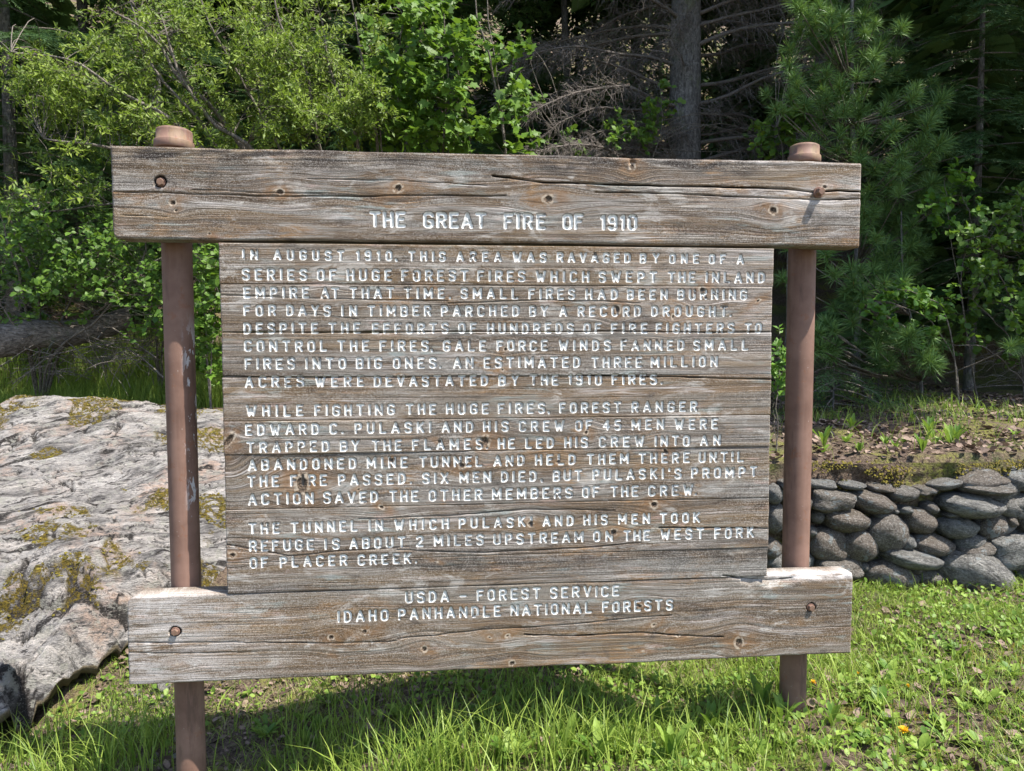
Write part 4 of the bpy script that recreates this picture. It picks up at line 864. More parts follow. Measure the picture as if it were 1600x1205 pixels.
# ------------------------------------------------------------------ conifers
def tuft_mesh(seed, n=120, L=.135, w_=.0040):
    r_ = np.random.default_rng(seed); d = nrm(r_.normal(size=(n, 3))+np.array([0, 0, .75])); d[:, 2] = np.where(d[:, 2] < -.35, -d[:, 2], d[:, 2])
    st = np.stack([0*d[:, 0], 0*d[:, 0], r_.uniform(-.05, .03, n)], -1); ln = L*r_.uniform(.7, 1.1, n)
    A = nrm(d); B = nrm(np.cross(A, r_.normal(size=(n, 3)))); tip = st+A*ln[:, None]+np.array([0, 0, -.012]); mid = st+A*(ln*.55)[:, None]
    V = np.stack([st-B*w_*.5, st+B*w_*.5, mid+B*w_*.55, tip, mid-B*w_*.55], 1).reshape(-1, 3); i5 = (np.arange(n)*5)[:, None]
    mb = MB(); mb.add(V, i5+np.array([[0, 1, 2, 4]]), i5+np.array([[4, 2, 3]]), np.repeat(r_.random(n)*.9, 5))
    tubes(mb, np.array([[0, 0, .0], [0, 0, .018], [0, 0, .034]]), np.array([.004, .005, .0015]), 5, 1.0)
    tubes(mb, np.array([[0, 0, -.09], [0, 0, -.04], [0, 0, .0]]), np.array([.003, .003, .003]), 4, .0)
    return mb.mesh('needle_tuft', M['pine'])
TM = [tuft_mesh(k) for k in range(5)]
def pine(label, base, top, rt, tips, whorls, tmin=.8, tmax=1.25):
    base = gz(base, -.1); root = empty('pine_tree', base); inv = Matrix.Translation(-Vector(base)); tag(root, label, 'tree')
    mb = MB(); k = 26; t = np.linspace(0, 1, k)[:, None]; P = base+(top-base)*t; P[:, 0] += .03*np.sin(t[:, 0]*7); tubes(mb, P, np.linspace(rt, rt*.35, k), 10); mb.obj('trunk', M['bark'], root).matrix_parent_inverse = inv
    # tips attach to a branch leaving the trunk lower down
    br = MB(); tr = P
    for T in tips:
        hz = math.hypot(T[0]-base[0], T[1]-base[1]); z = T[2]-hz*.35; z = whorls[np.abs(whorls-z).argmin()] if len(whorls) else z
        q = tr[np.abs(tr[:, 2]-z).argmin()]; m_ = (q+T)/2+np.array([0, 0, -.05*hz]); pp = smooth_path([q, m_, T], 8)
        tubes(br, pp, np.linspace(.005+.006*hz, .0028, 8), 5)
        out = nrm(pp[-1]-pp[-3]); d = nrm(out*.7+np.array([0, -.25, .65])+rdir(1)[0]*.3)
        zq = Vector(d).to_track_quat('Z', 'Y').to_matrix().to_4x4(); s = random.uniform(tmin, tmax)
        o = link('needle_tuft', random.choice(TM), root); o.matrix_local = Matrix.Translation(Vector(T-base)) @ zq @ Matrix.Rotation(random.random()*6.28, 4, 'Z') @ Matrix.Scale(s, 4)
    br.obj('branches', M['twig'], root).matrix_parent_inverse = inv
    return root
tb = at_y(1335, 690, 4.6); tt_ = at_y(1334, -160, 4.6)
T1 = region([(1300, 110, 70, 100, 1, (4.1, 4.9)), (1235, 165, 40, 40, 1.1, (4.0, 4.6)), (1350, 60, 60, 70, 1, (4.0, 4.9)), (1360, 150, 60, 60, 1, (4.0, 4.8)), (1290, 30, 60, 40, .8, (4.0, 4.8)), (1310, 225, 50, 25, .8, (3.9, 4.6)), (1390, 240, 70, 45, 1.2, (3.8, 4.6)), (1450, 190, 40, 60, .9, (3.8, 4.6)),
             (1420, 300, 60, 50, 1.1, (3.8, 4.5)), (1380, 340, 50, 50, .8, (3.9, 4.5)), (1400, 395, 45, 30, 1.1, (3.7, 4.3)), (1350, -40, 100, 40, .6, (4.1, 4.8))], 205, (4, 4.8))
wh = np.array([z for z in np.arange(.9, 5.5, .42)])
pine('slender young white pine with long soft needles rising behind the right post', tb, tt_, .036, T1, wh)
tb = at_y(1440, 640, 3.9); tt_ = at_y(1405, 330, 4.1)
T2 = region([(1292, 425, 25, 30, 1, (3.3, 3.8)), (1290, 535, 30, 30, 1.2, (3.3, 3.7)), (1370, 530, 35, 25, 1, (3.3, 3.8)), (1435, 535, 30, 20, 1.2, (3.2, 3.6)), (1465, 560, 25, 20, 1.2, (3.2, 3.6)), (1350, 440, 40, 30, .8, (3.5, 4)), (1400, 430, 40, 40, .8, (3.6, 4.1)), (1320, 480, 30, 40, .7, (3.4, 3.9)), (1410, 565, 40, 12, .8, (3.2, 3.7)), (1590, 545, 15, 12, 1, (3.2, 3.5)), (1235, 430, 14, 60, .7, (3.6, 4))], 75, (3.3, 4))
pine('low bushy pine sapling with fan shaped needle tufts beside the right post', tb, tt_, .018, T2, np.array([1., 1.2, 1.4, 1.6]), .8, 1.2)

# flat sprays of short needles: fir and spruce boughs
def spray_mesh(seed, L=.46, mat='fir', nd=.026, dens=1.25):
    r_ = np.random.default_rng(seed); mb = MB(); segs = [(np.array([0, 0, 0.]), np.array([L, 0, -.04]))]
    for x in np.linspace(.12, .92, 8):
        for sg in (-1, 1):
            l = L*.5*(1-x*.75)*r_.uniform(.8, 1.15); o = np.array([x*L, 0, -.04*x]); segs.append((o, o+np.array([.62*l, sg*.78*l, r_.uniform(-.06, .02)])))
    for a, b in segs:
        tubes(mb, np.array([a, (a+b)/2+[0, 0, .004], b]), np.array([.0024, .002, .001]), 3, .05)
        ln = np.linalg.norm(b-a); m_ = int(ln/.0075*dens); f = r_.random(m_); O = a+(b-a)*f[:, None]; ax = nrm(b-a)
        sd = np.cross(ax, [0, 0, 1.]); sg = np.where(r_.random(m_) < .5, -1, 1)[:, None]
        A = nrm(ax*.55+sd*sg*.85+r_.normal(size=(m_, 3))*.16+[0, 0, .12]); B = nrm(np.cross(A, [0, 0, 1.])+r_.normal(size=(m_, 3))*.2); N = np.cross(A, B)
        TVn = np.array([[0, 0, 0], [.5, .12, 0], [1, 0, 0], [.5, -.12, 0]]); stamp(mb, TVn, [[0, 1, 2, 3]], None, O, A, B, N, nd*r_.uniform(.7, 1.2, m_), r_.random(m_)*.6+.35*f)
    return mb.mesh('spray', M[mat])
SPM = [spray_mesh(k) for k in range(4)]
def conifer(name, label, base, H, R, z0, n, rt, rough=.35, sz=1., clip=None, group=None, mine=300, dense=1., up=.0, bark='bark', stuffn=0):
    """layered conifer: drooping limbs bearing flat sprays; sprays are parts, limbs too"""
    base = gz(base, -.15); root = empty(name, base); inv = Matrix.Translation(-Vector(base)); tag(root, label, 'tree', group)
    mb = MB(); k = 24; t = np.linspace(0, 1, k)[:, None]; P = base+np.array([0, 0, H])*t; P[:, 0] += .02*H*.2*np.sin(t[:, 0]*4); R_ = rt*(1-t[:, 0]*.93); tubes(mb, P, R_, 14); mb.obj('trunk', M[bark], root).matrix_parent_inverse = inv
    br = MB(); OO = []; AA = []
    for q in range(n):
        f = (q+.5)/n; z = z0+(H-z0)*f**1.05; an = q*2.4+random.uniform(-.4, .4); r = R*(1-(z-z0)/(H-z0+.01))**.75*random.uniform(.7, 1.12)+.15
        d = np.array([math.cos(an), math.sin(an), 0]); a = base+np.array([0, 0, z]); a[2] = base[2]+z; tip = a+d*r+np.array([0, 0, -r*random.uniform(.15, .38)+up*r])
        pp = smooth_path([a, (a+tip)/2+np.array([0, 0, .06*r]), tip], 10); tubes(br, pp, np.linspace(.006+.006*r, .003, 10), 5)
        m_ = max(2, int(r/.11*dense)); 
        for s in np.linspace(.18, 1, m_):
            p = pp[min(9, int(s*9))]+rdir(1)[0]*.03; side = np.cross(d, [0, 0, 1.])*random.choice((-1, 1)); dd = nrm(d*random.uniform(.4, 1)+side*random.uniform(.0, .9)*(1.15-s)+np.array([0, 0, random.uniform(-.35, .02)]))
            OO.append(p); AA.append(dd)
    br.obj('branches', M['twig'], root).matrix_parent_inverse = inv
    OO = np.array(OO); AA = np.array(AA); 
    pj = (OO-CAM); dep = pj@FWD; uu = 800+FPX*(pj@RGT)/np.maximum(dep, .1); vv = 602.5-FPX*(pj@UPV)/np.maximum(dep, .1)
    vis = (dep > 0)&(uu > -60)&(uu < 1660)&(vv > -60)&(vv < 1265); order = np.argsort(np.where(vis, dep, 1e3+dep)); nobj = min(mine, int(vis.sum()))
    def mat4(o, a, s):
        upv = nrm(np.array([random.uniform(-.3, .3), random.uniform(-.3, .3), 1.])); b = nrm(np.cross(upv, a)); n_ = np.cross(a, b); m4 = np.eye(4); m4[:3, 0] = a*s; m4[:3, 1] = b*s; m4[:3, 2] = n_*s; m4[:3, 3] = o; return m4
    for q in order[:nobj]:
        o = link('spray', random.choice(SPM), root); o.matrix_local = Matrix(mat4(OO[q]-base, AA[q], sz*random.uniform(.75, 1.3)).tolist())
    rest = order[nobj:]
    if len(rest):   # the crown outside the picture and behind: coarse clumps, still real foliage
        TVn = np.array([[0, 0, 0], [.35, .34, -.02], [1, 0, -.10], [.35, -.34, -.02], [.6, .30, -.06], [.6, -.30, -.06]]); mb = MB(); A = AA[rest].repeat(6, 0)+rdir(len(rest)*6)*.5; A, B, N = frames(A, up=np.tile([0, 0, 1.], (len(A), 1))+rdir(len(A))*.5)
        stamp(mb, TVn, None, [[0, 1, 4], [0, 4, 2], [0, 2, 5], [0, 5, 3]], OO[rest].repeat(6, 0)+rdir(len(A))*.12, A, B, N, .30*sz*rng.uniform(.6, 1.2, len(A)), rng.random(len(A))*.8)
        fo = mb.obj('needles', M['fir'], root); fo.matrix_parent_inverse = inv; fo['kind'] = 'stuff'
    return root
conifer('fir_tree', 'young fir with flat layered boughs at the upper right corner', at_y(1512, 620, 4.9), 6.5, 1.15, .9, 95, .055, mine=300, sz=1.05, dense=1.25)
conifer('fir_tree', 'dark fir with drooping boughs at the upper left corner behind the willow', at_y(25, 560, 6.2), 7.5, 1.6, .8, 80, .09, mine=300, sz=1.1)
conifer('fir_tree', 'shaded fir between the fallen log and the willow stems', at_y(250, 560, 7.4), 9, 1.5, .6, 60, .10, mine=240, sz=1.2)
conifer('fir_tree', 'dark fir deep in the wood beyond the maple shrub', at_y(640, 500, 8.4), 11, 2.0, .6, 70, .12, mine=240, sz=1.4)
conifer('fir_tree', 'dark fir filling the gap right of the dead spruce', at_y(1270, 480, 8.2), 11, 1.9, 1.2, 60, .12, mine=200, sz=1.4)
conifer('fir_tree', 'dim fir at the right edge behind the round leaved shrubs', at_y(1640, 560, 6.0), 9, 1.7, .5, 95, .10, mine=300, sz=1.25, dense=1.2)
conifer('fir_sapling', 'tiny shaded fir sapling on the ground right of the right post', at_y(1300, 690, 3.6), .75, .42, .08, 26, .012, mine=90, sz=.5)
conifer('fir_sapling', 'small dark fir seedling under the pine sapling', at_y(1370, 680, 4.1), .8, .45, .08, 24, .012, mine=80, sz=.5)
# the big dead-limbed spruce in the centre: bare below, green crown high above the picture
sb = gz(at_y(1066, 500, 6.6), -.2); root = empty('spruce_tree', sb); inv = Matrix.Translation(-Vector(sb)); tag(root, 'grey spruce trunk with dead drooping branches hung with lichen above the sign', 'tree')
mb = MB(); k = 60; t = np.linspace(0, 1, k); P = np.stack([sb[0]+0*t, sb[1]+0*t, sb[2]+t*14], -1); tubes(mb, P, .225*(1-t*.85)*(1+.03*vnoise(t*60, 1, 1))+.06*np.exp(-t*30), 26); mb.obj('trunk', M['bark'], root).matrix_parent_inverse = inv
zmin = 1.2; zz = np.sort(rng.uniform(.9, 5.3, 92))
for q, z in enumerate(zz):
    an = [PI*random.uniform(.80, 1.22), random.uniform(-.6, .3), PI*random.uniform(.55, 1.) if q % 2 else -PI/2+random.uniform(-.75, .75)][q % 3]
    L = random.uniform(1.3, 2.9) if q % 3 != 2 else random.uniform(.45, 1.0)
    d = np.array([math.cos(an), math.sin(an), 0.]); a = sb+np.array([0, 0, z]); dr = random.uniform(-.16, .34)
    P = np.array([a+d*L*s+np.array([0, 0, .10*L*math.sin(s*2.2)-dr*L*s*s]) for s in np.linspace(0, 1, 14)]); P[:, 2] += .05*vnoise(np.linspace(0, 5, 14), z*9); P[:, 1] += .06*vnoise(np.linspace(0, 4, 14), z*13); P[:, 0] += .05*vnoise(np.linspace(0, 5, 14), z*5)
    mb = MB(); tubes(mb, P, np.linspace(.013+.006*L, .003, 14), 5)
    n = int(80*L); f = rng.uniform(.12, 1, n); O = np.stack([np.interp(f*13, np.arange(14), P[:, c]) for c in range(3)], -1)
    sd = np.cross(d, [0, 0, 1.]); dd = nrm(d*rng.uniform(.1, .9, n)[:, None]+sd*rng.uniform(-1, 1, n)[:, None]+np.stack([0*f, 0*f, rng.uniform(-1.1, .7, n)], -1)); l = rng.uniform(.08, .40, n)*(1.1-f*.5)
    t = np.linspace(0, 1, 5)[None, :, None]; TP = O[:, None]+dd[:, None]*l[:, None, None]*t+np.array([0, 0, -1.])*(l*rng.uniform(-.2, .6, n))[:, None, None]*t**2+rng.normal(size=(n, 5, 3))*.014*t
    tubes(mb, TP, np.linspace(.0028, .0010, 5)[None].repeat(n, 0), 3, rng.random(n))
    # finer twiglets
    m_ = n*3; pick = rng.integers(0, n, m_); g = rng.uniform(.2, 1, m_); O2 = TP[pick, np.clip((g*4).astype(int), 0, 4)]; d2 = nrm(rdir(m_, -.5)+dd[pick]*.4); l2 = rng.uniform(.03, .13, m_); t3 = np.linspace(0, 1, 3)[None, :, None]
    tubes(mb, O2[:, None]+d2[:, None]*l2[:, None, None]*t3+rng.normal(size=(m_, 3, 3))*.004*t3, np.linspace(.0019, .0009, 3)[None].repeat(m_, 0), 3, rng.random(m_))
    mb.obj('dead_branch', M['dead'], root).matrix_parent_inverse = inv
# its living crown, above the frame
def crown(root, inv, c, R, H, n, size, mat, name='crown'):
    p = rdir(n)*(rng.random(n)**.45)[:, None]; hh = (p[:, 2]+1)/2; p[:, :2] *= (1.15-hh*.75)[:, None]; O = np.array(c)+p*[R, R, H]; clump = fbm(O[:, 0]*1.1, O[:, 1]*1.1, O[:, 2]*1.1, 3) > -.12; O = O[clump]
    A, B, N = frames(rdir(len(O), -.3)); mb = MB(); stamp(mb, np.array([[0, 0, 0], [.5, .32, .06], [1, 0, -.1], [.5, -.32, .06]]), None, LANCE_T, O, A, B, N, size*rng.uniform(.6, 1.3, len(O)), rng.random(len(O)))
    f = mb.obj(name, M[mat], root); f.matrix_parent_inverse = inv; f['kind'] = 'stuff'
crown(root, inv, sb+np.array([0, 0, 9.2]), 2.6, 3.2, 14000, .30, 'fir')
# the wood on the slope: trunks in the dark, unseen crowns added above the frame for their shade
def forest_shade_tree(x, y, H, R, cz, r, lab, n=9000, size=.26, mat='fir', rz=1.0, limbs=10):
    b = gz([x, y, 0], -.2); r_ = empty('forest_shade_tree', b); iv = Matrix.Translation(-Vector(b)); tag(r_, lab, 'tree')
    mb = MB(); t = np.linspace(0, 1, 24); P = np.stack([b[0]+.12*np.sin(t*3+x*7), b[1]+0*t, b[2]+H*t], -1); tubes(mb, P, r*(1-.8*t), 12)
    for q in range(limbs):
        s = P[random.randint(12, 22)]; e = np.array([b[0], b[1], b[2]+cz])+rdir(1)[0]*R*.85; tubes(mb, smooth_path([s, (s+e)/2+[0, 0, .2], e], 8), np.linspace(.04, .012, 8), 5)
    mb.obj('trunk', M['bark'], r_).matrix_parent_inverse = iv
    crown(r_, iv, (b[0], b[1], b[2]+cz), R, R*rz, n, size, mat)
for a in ((9.0, 3.4, 10, 2.6, 7.2, .17, 'tall broadleaved tree off the right edge whose crown shades the bank', 8000, .24, 'hazel'), (6.4, 1.9, 9, 1.6, 7.0, .10, 'slender broadleaved tree off the right edge dappling the terrace', 5500, .20, 'hazel'), (7.4, 5.0, 12, 2.5, 9.2, .14, 'tall fir just off the right edge of the view', 11000, .28), (10.0, 5.2, 12, 3.2, 8.0, .17, 'tall tree up the slope beyond the right edge of the view', 12000, .26),  # unseen trees on the right, added for the shade they cast
          (-7.0, 7.5, 11, 2.8, 7, .15, 'tall tree beyond the left edge of the view', 9000, .26)): forest_shade_tree(*a)
# those in view: (pixel column of the trunk, distance behind, radius, label)
for (u, Y, r, lab) in ((150, 9.5, .10, 'slim dark trunk in the shade behind the willow'), (430, 9.0, .12, 'dark trunk deep behind the willow crown'), (700, 10.5, .11, 'dark trunk behind the maple shrub stems'), (880, 9.3, .07, 'thin dark trunk left of the dead spruce'), (1185, 9.6, .09, 'dark trunk just right of the dead spruce'), (1445, 7.6, .06, 'thin grey trunk between pine and fir'), (1590, 8.6, .10, 'dark trunk near the right edge behind the firs'),
                       (-200, 8.5, .12, 'trunk left of the frame in the wood'), (1000, 12.5, .12, 'far trunk high on the slope behind the dead spruce'), (560, 12.5, .12, 'far trunk high on the slope behind the willow'), (250, 12.5, .12, 'far trunk high on the slope at the left'), (1350, 12.5, .12, 'far trunk high on the slope behind the pine')):
    b = at_y(u, 300, Y); top = 1.35+.435*(Y+2.5); g0 = float(ground(b[0], b[1])); R = 2.3; forest_shade_tree(b[0], b[1], top-g0+5.5, R, top-g0+R*.95+.2, r, lab, 8500, .42, 'fir', .9, 6)
# undergrowth of young firs closing off the view up the slope, dim in the shade
for (Y, us) in ((9.2, (60, 330, 560, 800, 960, 1150, 1330, 1540)), (12., (-20, 180, 440, 680, 900, 1080, 1260, 1450, 1620)), (15.5, (40, 300, 520, 760, 1010, 1240, 1500))):
    for iu, u in enumerate(us):
        b = gz(at_y(u+random.uniform(-30, 30), 300, Y+random.uniform(-.6, .6)), -.2); r_ = empty('young_fir', b); iv = Matrix.Translation(-Vector(b)); tag(r_, ['leftmost', 'second', 'third', 'fourth', 'fifth', 'sixth', 'seventh', 'eighth', 'ninth'][iu]+(' from the left' if iu else '')+' of the '+{9.2: 'nearest', 12.: 'middle', 15.5: 'farthest'}[Y]+' row of dim young firs up the slope', 'tree', 'young firs in the undergrowth of the slope')
        H = random.uniform(2.6, 4.2)*(.8+Y*.05); R = H*.34; n = 5200; h = rng.random(n)**1.2; an = rng.random(n)*2*PI; lay = .55+.45*np.abs(np.sin(h*H*7+an)); rad = R*(1-h)**.8*lay*np.sqrt(rng.random(n)); O = np.stack([b[0]+rad*np.cos(an), b[1]+rad*np.sin(an), b[2]+.1+h*H-.25*rad], -1)
        A = nrm(np.stack([np.cos(an), np.sin(an), -.35+0*an], -1)+rdir(n)*.45); A, B, N = frames(A, up=np.tile([0, 0, 1.], (n, 1))+rdir(n)*.4); mb = MB(); stamp(mb, np.array([[0, 0, 0], [.5, .2, .03], [1, 0, -.08], [.5, -.2, .03]]), None, LANCE_T, O, A, B, N, rng.uniform(.09, .22, n), rng.random(n)*.8)
        f = mb.obj('needles', M['fir'], r_); f.matrix_parent_inverse = iv; f['kind'] = 'stuff'
        mb = MB(); tubes(mb, np.array([b, b+[0, 0, H*.5], b+[0, 0, H]]), np.array([.05, .03, .006]), 8); mb.obj('trunk', M['bark'], r_).matrix_parent_inverse = iv
# ------------------------------------------------------------------ ground cover
def blades(P, H, W, lean=.45, seg=4):
    n = len(P); an = rng.random(n)*2*PI; d = np.stack([np.cos(an), np.sin(an), 0*an], -1); s = np.stack([-np.sin(an), np.cos(an), 0*an], -1)
    tw = rng.uniform(-.8, .8, n); s = s*np.cos(tw)[:, None]+d*np.sin(tw)[:, None]
    ln = lean*rng.uniform(.2, 1.6, n); t = np.linspace(0, 1, seg+1); V = []
    for k, q in enumerate(t):
        c = P+d*(H*ln*q*q)[:, None]+np.array([0, 0, 1.])*(H*(q-.32*ln*q**3))[:, None]; w_ = (W*(1-q**2.2)*.5)[:, None]
        if k < seg: V += [c-s*w_, c+s*w_]
        else: V += [c]
    V = np.stack(V, 1); kk = 2*seg+1; off = (np.arange(n)*kk)[:, None]
    Q = np.concatenate([off+np.array([[2*i, 2*i+1, 2*i+3, 2*i+2]]) for i in range(seg-1)]); T = off+np.array([[2*seg-2, 2*seg-1, 2*seg]])
    return V.reshape(-1, 3), Q, T, kk
def grass(name, label, x, y, H, W, lean=.45, tint=None, base=None):
    P = np.stack([x, y, ground(x, y)-.008 if base is None else base], -1); V, Q, T, kk = blades(P, H, W, lean)
    tint = rng.random(len(x)) if tint is None else tint; mb = MB(); mb.add(V, Q, T, np.repeat(tint, kk)); o = mb.obj(name, M['grass'], None); return tag(o, label, 'grass', kind='stuff')
def scat(n, x0, x1, y0, y1, f): 
    x = rng.uniform(x0, x1, n); y = rng.uniform(y0, y1, n); k = rng.random(n) < np.clip(f(x, y), 0, 1); return x[k], y[k]
def off_rock(x, y, m=1.0): return (np.hypot(x-RC[0], y-RC[1]) > rock_R(np.arctan2(y-RC[1], x-RC[0]))*m)
def clumpf(x, y, s=3.2, a=-.15, b=.25, k=0): return sstep(a, b, fbm(x*s, y*s, 50+k, 3))
def hav(x, y): return sstep(-.1, .35, fbm(x*1.6, y*1.6, 60, 3)+.25*np.sin(x*1.3))
# short turf and tall tufts in front and below the sign
bare = lambda x, y: np.exp(-((x-.05)/.42)**2-((y-.35)/.5)**2)
x, y = scat(110000, -1.4, 4.6, -.6, 1.35, lambda x, y: (.25+.75*clumpf(x, y))*(1-.9*bare(x, y))*off_rock(x, y, .97)*.95*(1-.3*sstep(2.3, 2.8, x)*sstep(-.3, .3, fbm(x*2.1, y*2.1, 77, 3))))
t = np.clip(rng.random(len(x))*.8+.2*hav(x, y), 0, .97); t[rng.random(len(x)) < .06+.30*sstep(.45, .65, y)*sstep(2.4, 2.0, x)*sstep(-.1, .3, x)] = 1.0
grass('grass', 'short sunlit meadow grass growing round the feet of the sign', x, y, rng.uniform(.02, .075, len(x))*(1+.4*clumpf(x, y, 2, k=1)), rng.uniform(.0022, .0042, len(x)), .9, t)
cen = [(.75, -.02, .14, 160, .25), (1.3, .0, .2, 220, .23), (1.75, .02, .16, 160, .2), (2.1, .08, .12, 120, .17), (.45, .12, .10, 110, .2), (.9, -.06, .06, 60, .31), (1.6, -.05, .05, 45, .29), (1.15, -.05, .05, 50, .27), (2.05, -.08, .06, 50, .24), (2.7, .2, .3, 240, .15), (3.2, .5, .3, 240, .15), (-1.0, -.05, .15, 130, .22), (-.1, .55, .1, 80, .22), (1.0, .75, .3, 160, .12), (2.0, -.2, .25, 100, .15), (3.0, .2, .3, 140, .13), (-.42, .05, .12, 260, .26), (-.25, .40, .12, 200, .30), (-.1, -.12, .10, 120, .22), (-.55, .55, .12, 160, .22), (.95, -.08, .05, 70, .30), (1.02, .02, .07, 110, .22), (.62, .10, .08, 80, .20), (1.36, -.10, .05, 44, .30), (1.42, .0, .08, 90, .24), (1.55, .15, .12, 120, .17), (1.9, .05, .1, 80, .15),
       (.35, -.05, .08, 60, .17), (.75, .25, .15, 130, .18), (1.2, .2, .15, 150, .2), (2.42, .35, .10, 110, .2), (2.6, .7, .15, 140, .18), (2.75, 1.1, .14, 130, .2), (.5, .45, .15, 130, .2), (-.9, .25, .1, 90, .24), (2.15, .6, .15, 100, .16), (2.5, 1.22, .1, 70, .2), (3.3, .9, .3, 160, .14), (.17, -.02, .03, 14, .22), (1.15, -.18, .2, 90, .18), (1.75, -.15, .2, 70, .16)]
X = []; Y = []; H = []
for (a, b, s, n, h) in cen: X.append(rng.normal(a, s, n)); Y.append(rng.normal(b, s, n)); H.append(h*rng.uniform(.45, 1.15, n))
X, Y, H = map(np.concatenate, (X, Y, H)); k = off_rock(X, Y, .99)&((Y > .2)|(Y < -.01)|(H < .2)); X, Y, H = X[k], Y[k], H[k]
grass('tall_grass', 'taller bright green grass tufts rising in front of the lower board', X, Y, H, rng.uniform(.0035, .0065, len(X)), .55, np.clip(rng.random(len(X)), 0, .97))
# shaded grass behind the rock at the left
x, y = scat(46000, -4.6, .9, 3.9, 6.4, lambda x, y: .9*off_rock(x, y, .93)+0*x)
grass('tall_grass', 'shaded long grass strip behind the boulder at left', x, y, rng.uniform(.12, .38, len(x)), rng.uniform(.004, .007, len(x)), .5, rng.random(len(x))*.75)
x, y = scat(9000, 1.7, 5.6, 1.62, 5.2, lambda x, y: clumpf(x, y, 2.2, .0, .35, 3)*sstep(1.4, 2.8, y)+.07)
grass('grass', 'sparse grass tufts on the leaf strewn terrace above the stone wall', x, y, rng.uniform(.06, .2, len(x)), rng.uniform(.003, .006, len(x)), .6, rng.random(len(x))*.9)
# dead leaves
CURL = np.array([[0, 0, 0], [.3, .30, .14], [.75, .26, .05], [1, 0, .20], [.7, -.28, .16], [.28, -.30, .05], [.5, 0, -.02]]); CURL_T = [[0, 6, 1], [1, 6, 2], [2, 6, 3], [3, 6, 4], [4, 6, 5], [5, 6, 0]]
def litter(name, label, x, y, s):
    n = len(x); O = np.stack([x, y, ground(x, y)+rng.uniform(.002, .018, n)], -1); an = rng.random(n)*2*PI; A = nrm(np.stack([np.cos(an), np.sin(an), rng.normal(0, .25, n)], -1)); up = nrm(rng.normal(size=(n, 3))*.45+[0, 0, 1.])
    A, B, N = frames(A, up=up); mb = MB(); stamp(mb, CURL*[1, 1, 1.], None, CURL_T, O, A, B, N, s, rng.random(n)); return tag(mb.obj(name, M['litter']), label, 'leaves', kind='stuff')
x, y = scat(15000, 1.2, 6.5, 1.50, 6.0, lambda x, y: .35+.6*clumpf(x, y, 2.5, -.3, .2, 5)); litter('leaf_litter', 'curled brown and pinkish dead leaves covering the terrace above the wall', x, y, rng.uniform(.02, .065, len(x)))
x, y = scat(16000, -1.4, 4.6, -.5, 1.4, lambda x, y: (.15+.6*clumpf(x, y, 3, .0, .3, 6)+.35*sstep(2.3, 2.8, x)*sstep(-.2, .3, fbm(x*2.1, y*2.1, 77, 3)))*off_rock(x, y, .97)*.55); litter('leaf_litter', 'crumbled dead leaves between the grass in the foreground', x, y, rng.uniform(.012, .05, len(x))*(1+.4*sstep(2.3, 2.8, x)))
x, y = scat(9000, -5, 5, 5.2, 11, lambda x, y: .7+0*x); litter('leaf_litter', 'dim leaf litter on the wooded slope', x, y, rng.uniform(.04, .10, len(x)))
x, y = scat(5000, -.4, 2.3, .3, 1.5, lambda x, y: .25+.75*sstep(.5, .7, y)); litter('straw_litter', 'pale dry straw and crumbs on the sunny ground behind the sign', x, y, rng.uniform(.008, .03, len(x)))
# low leafy weeds: rosettes and clover as one carpet, the bigger plants each on their own
x, y = scat(24000, -1.3, 4.6, -.55, 1.38, lambda x, y: (.2+.8*clumpf(x, y, 2.4, -.1, .3, 8))*(1-.9*bare(x, y))*off_rock(x, y, .98)*(.45+.55*sstep(.4, 1.4, x))*(1-.25*sstep(2.3, 2.8, x)*sstep(-.3, .3, fbm(x*2.1, y*2.1, 77, 3))))
n = len(x); O = np.stack([x, y, ground(x, y)+rng.uniform(.0, .05, n)], -1); A, B, N = frames(rdir(n, .35), up=np.tile([0, -.2, 1.], (n, 1))+rdir(n)*.5); mb = MB(); stamp(mb, ROUND*[1, .8, 1], None, ROUND_T, O, A, B, N, rng.uniform(.012, .034, n), rng.random(n)*.97)
tag(mb.obj('ground_cover', M['weed']), 'carpet of small clover and chickweed leaves in the foreground', 'ground cover', kind='stuff')
x, y = scat(30000, -1.3, 4.4, -.5, 1.5, lambda x, y: clumpf(x, y, 1.9, .12, .4, 9)*off_rock(x, y, .98)); mo = cushions('moss', np.stack([x, y, ground(x, y)-.002], -1), rng.uniform(.003, .009, len(x)), M['moss'], None, .8); tag(mo, 'yellow green moss between the weeds in the foreground', 'moss', kind='stuff')
STRAP = np.array([[0, 0, 0], [.2, .05, .06], [.5, .12, .16], [.8, .10, .18], [1, 0, .12], [.8, -.10, .18], [.5, -.12, .16], [.2, -.05, .06], [.5, 0, .13]]); STRAP_T = [[0, 8, 1], [1, 8, 2], [2, 8, 3], [3, 8, 4], [4, 8, 5], [5, 8, 6], [6, 8, 7], [7, 8, 0]]
TOOTH = np.array([[0, 0, 0], [.2, .04, .03], [.3, .11, .05], [.38, .05, .06], [.55, .15, .08], [.62, .07, .08], [.82, .17, .07], [1, 0, .02], [.82, -.17, .07], [.62, -.07, .08], [.55, -.15, .08], [.38, -.05, .06], [.3, -.11, .05], [.2, -.04, .03], [.5, 0, .05]]); TOOTH_T = [[i, 14, (i+1) % 14] for i in range(14)]
FERN = []
def rosette(TV, TT, n, L, up, seed, wd=1.):
    r_ = np.random.default_rng(seed); out = []
    for q in range(n):
        an = q*2.4+r_.uniform(-.3, .3); e = up*r_.uniform(.5, 1.3); A = nrm(np.array([math.cos(an), math.sin(an), e])); B = nrm(np.cross([0, 0, 1.], A)); N = np.cross(A, B); s = L*r_.uniform(.65, 1.15)
        v = TV*[1, wd, 1]; out.append((v[:, :1]*A+v[:, 1:2]*B+v[:, 2:3]*N)*s)
    return out
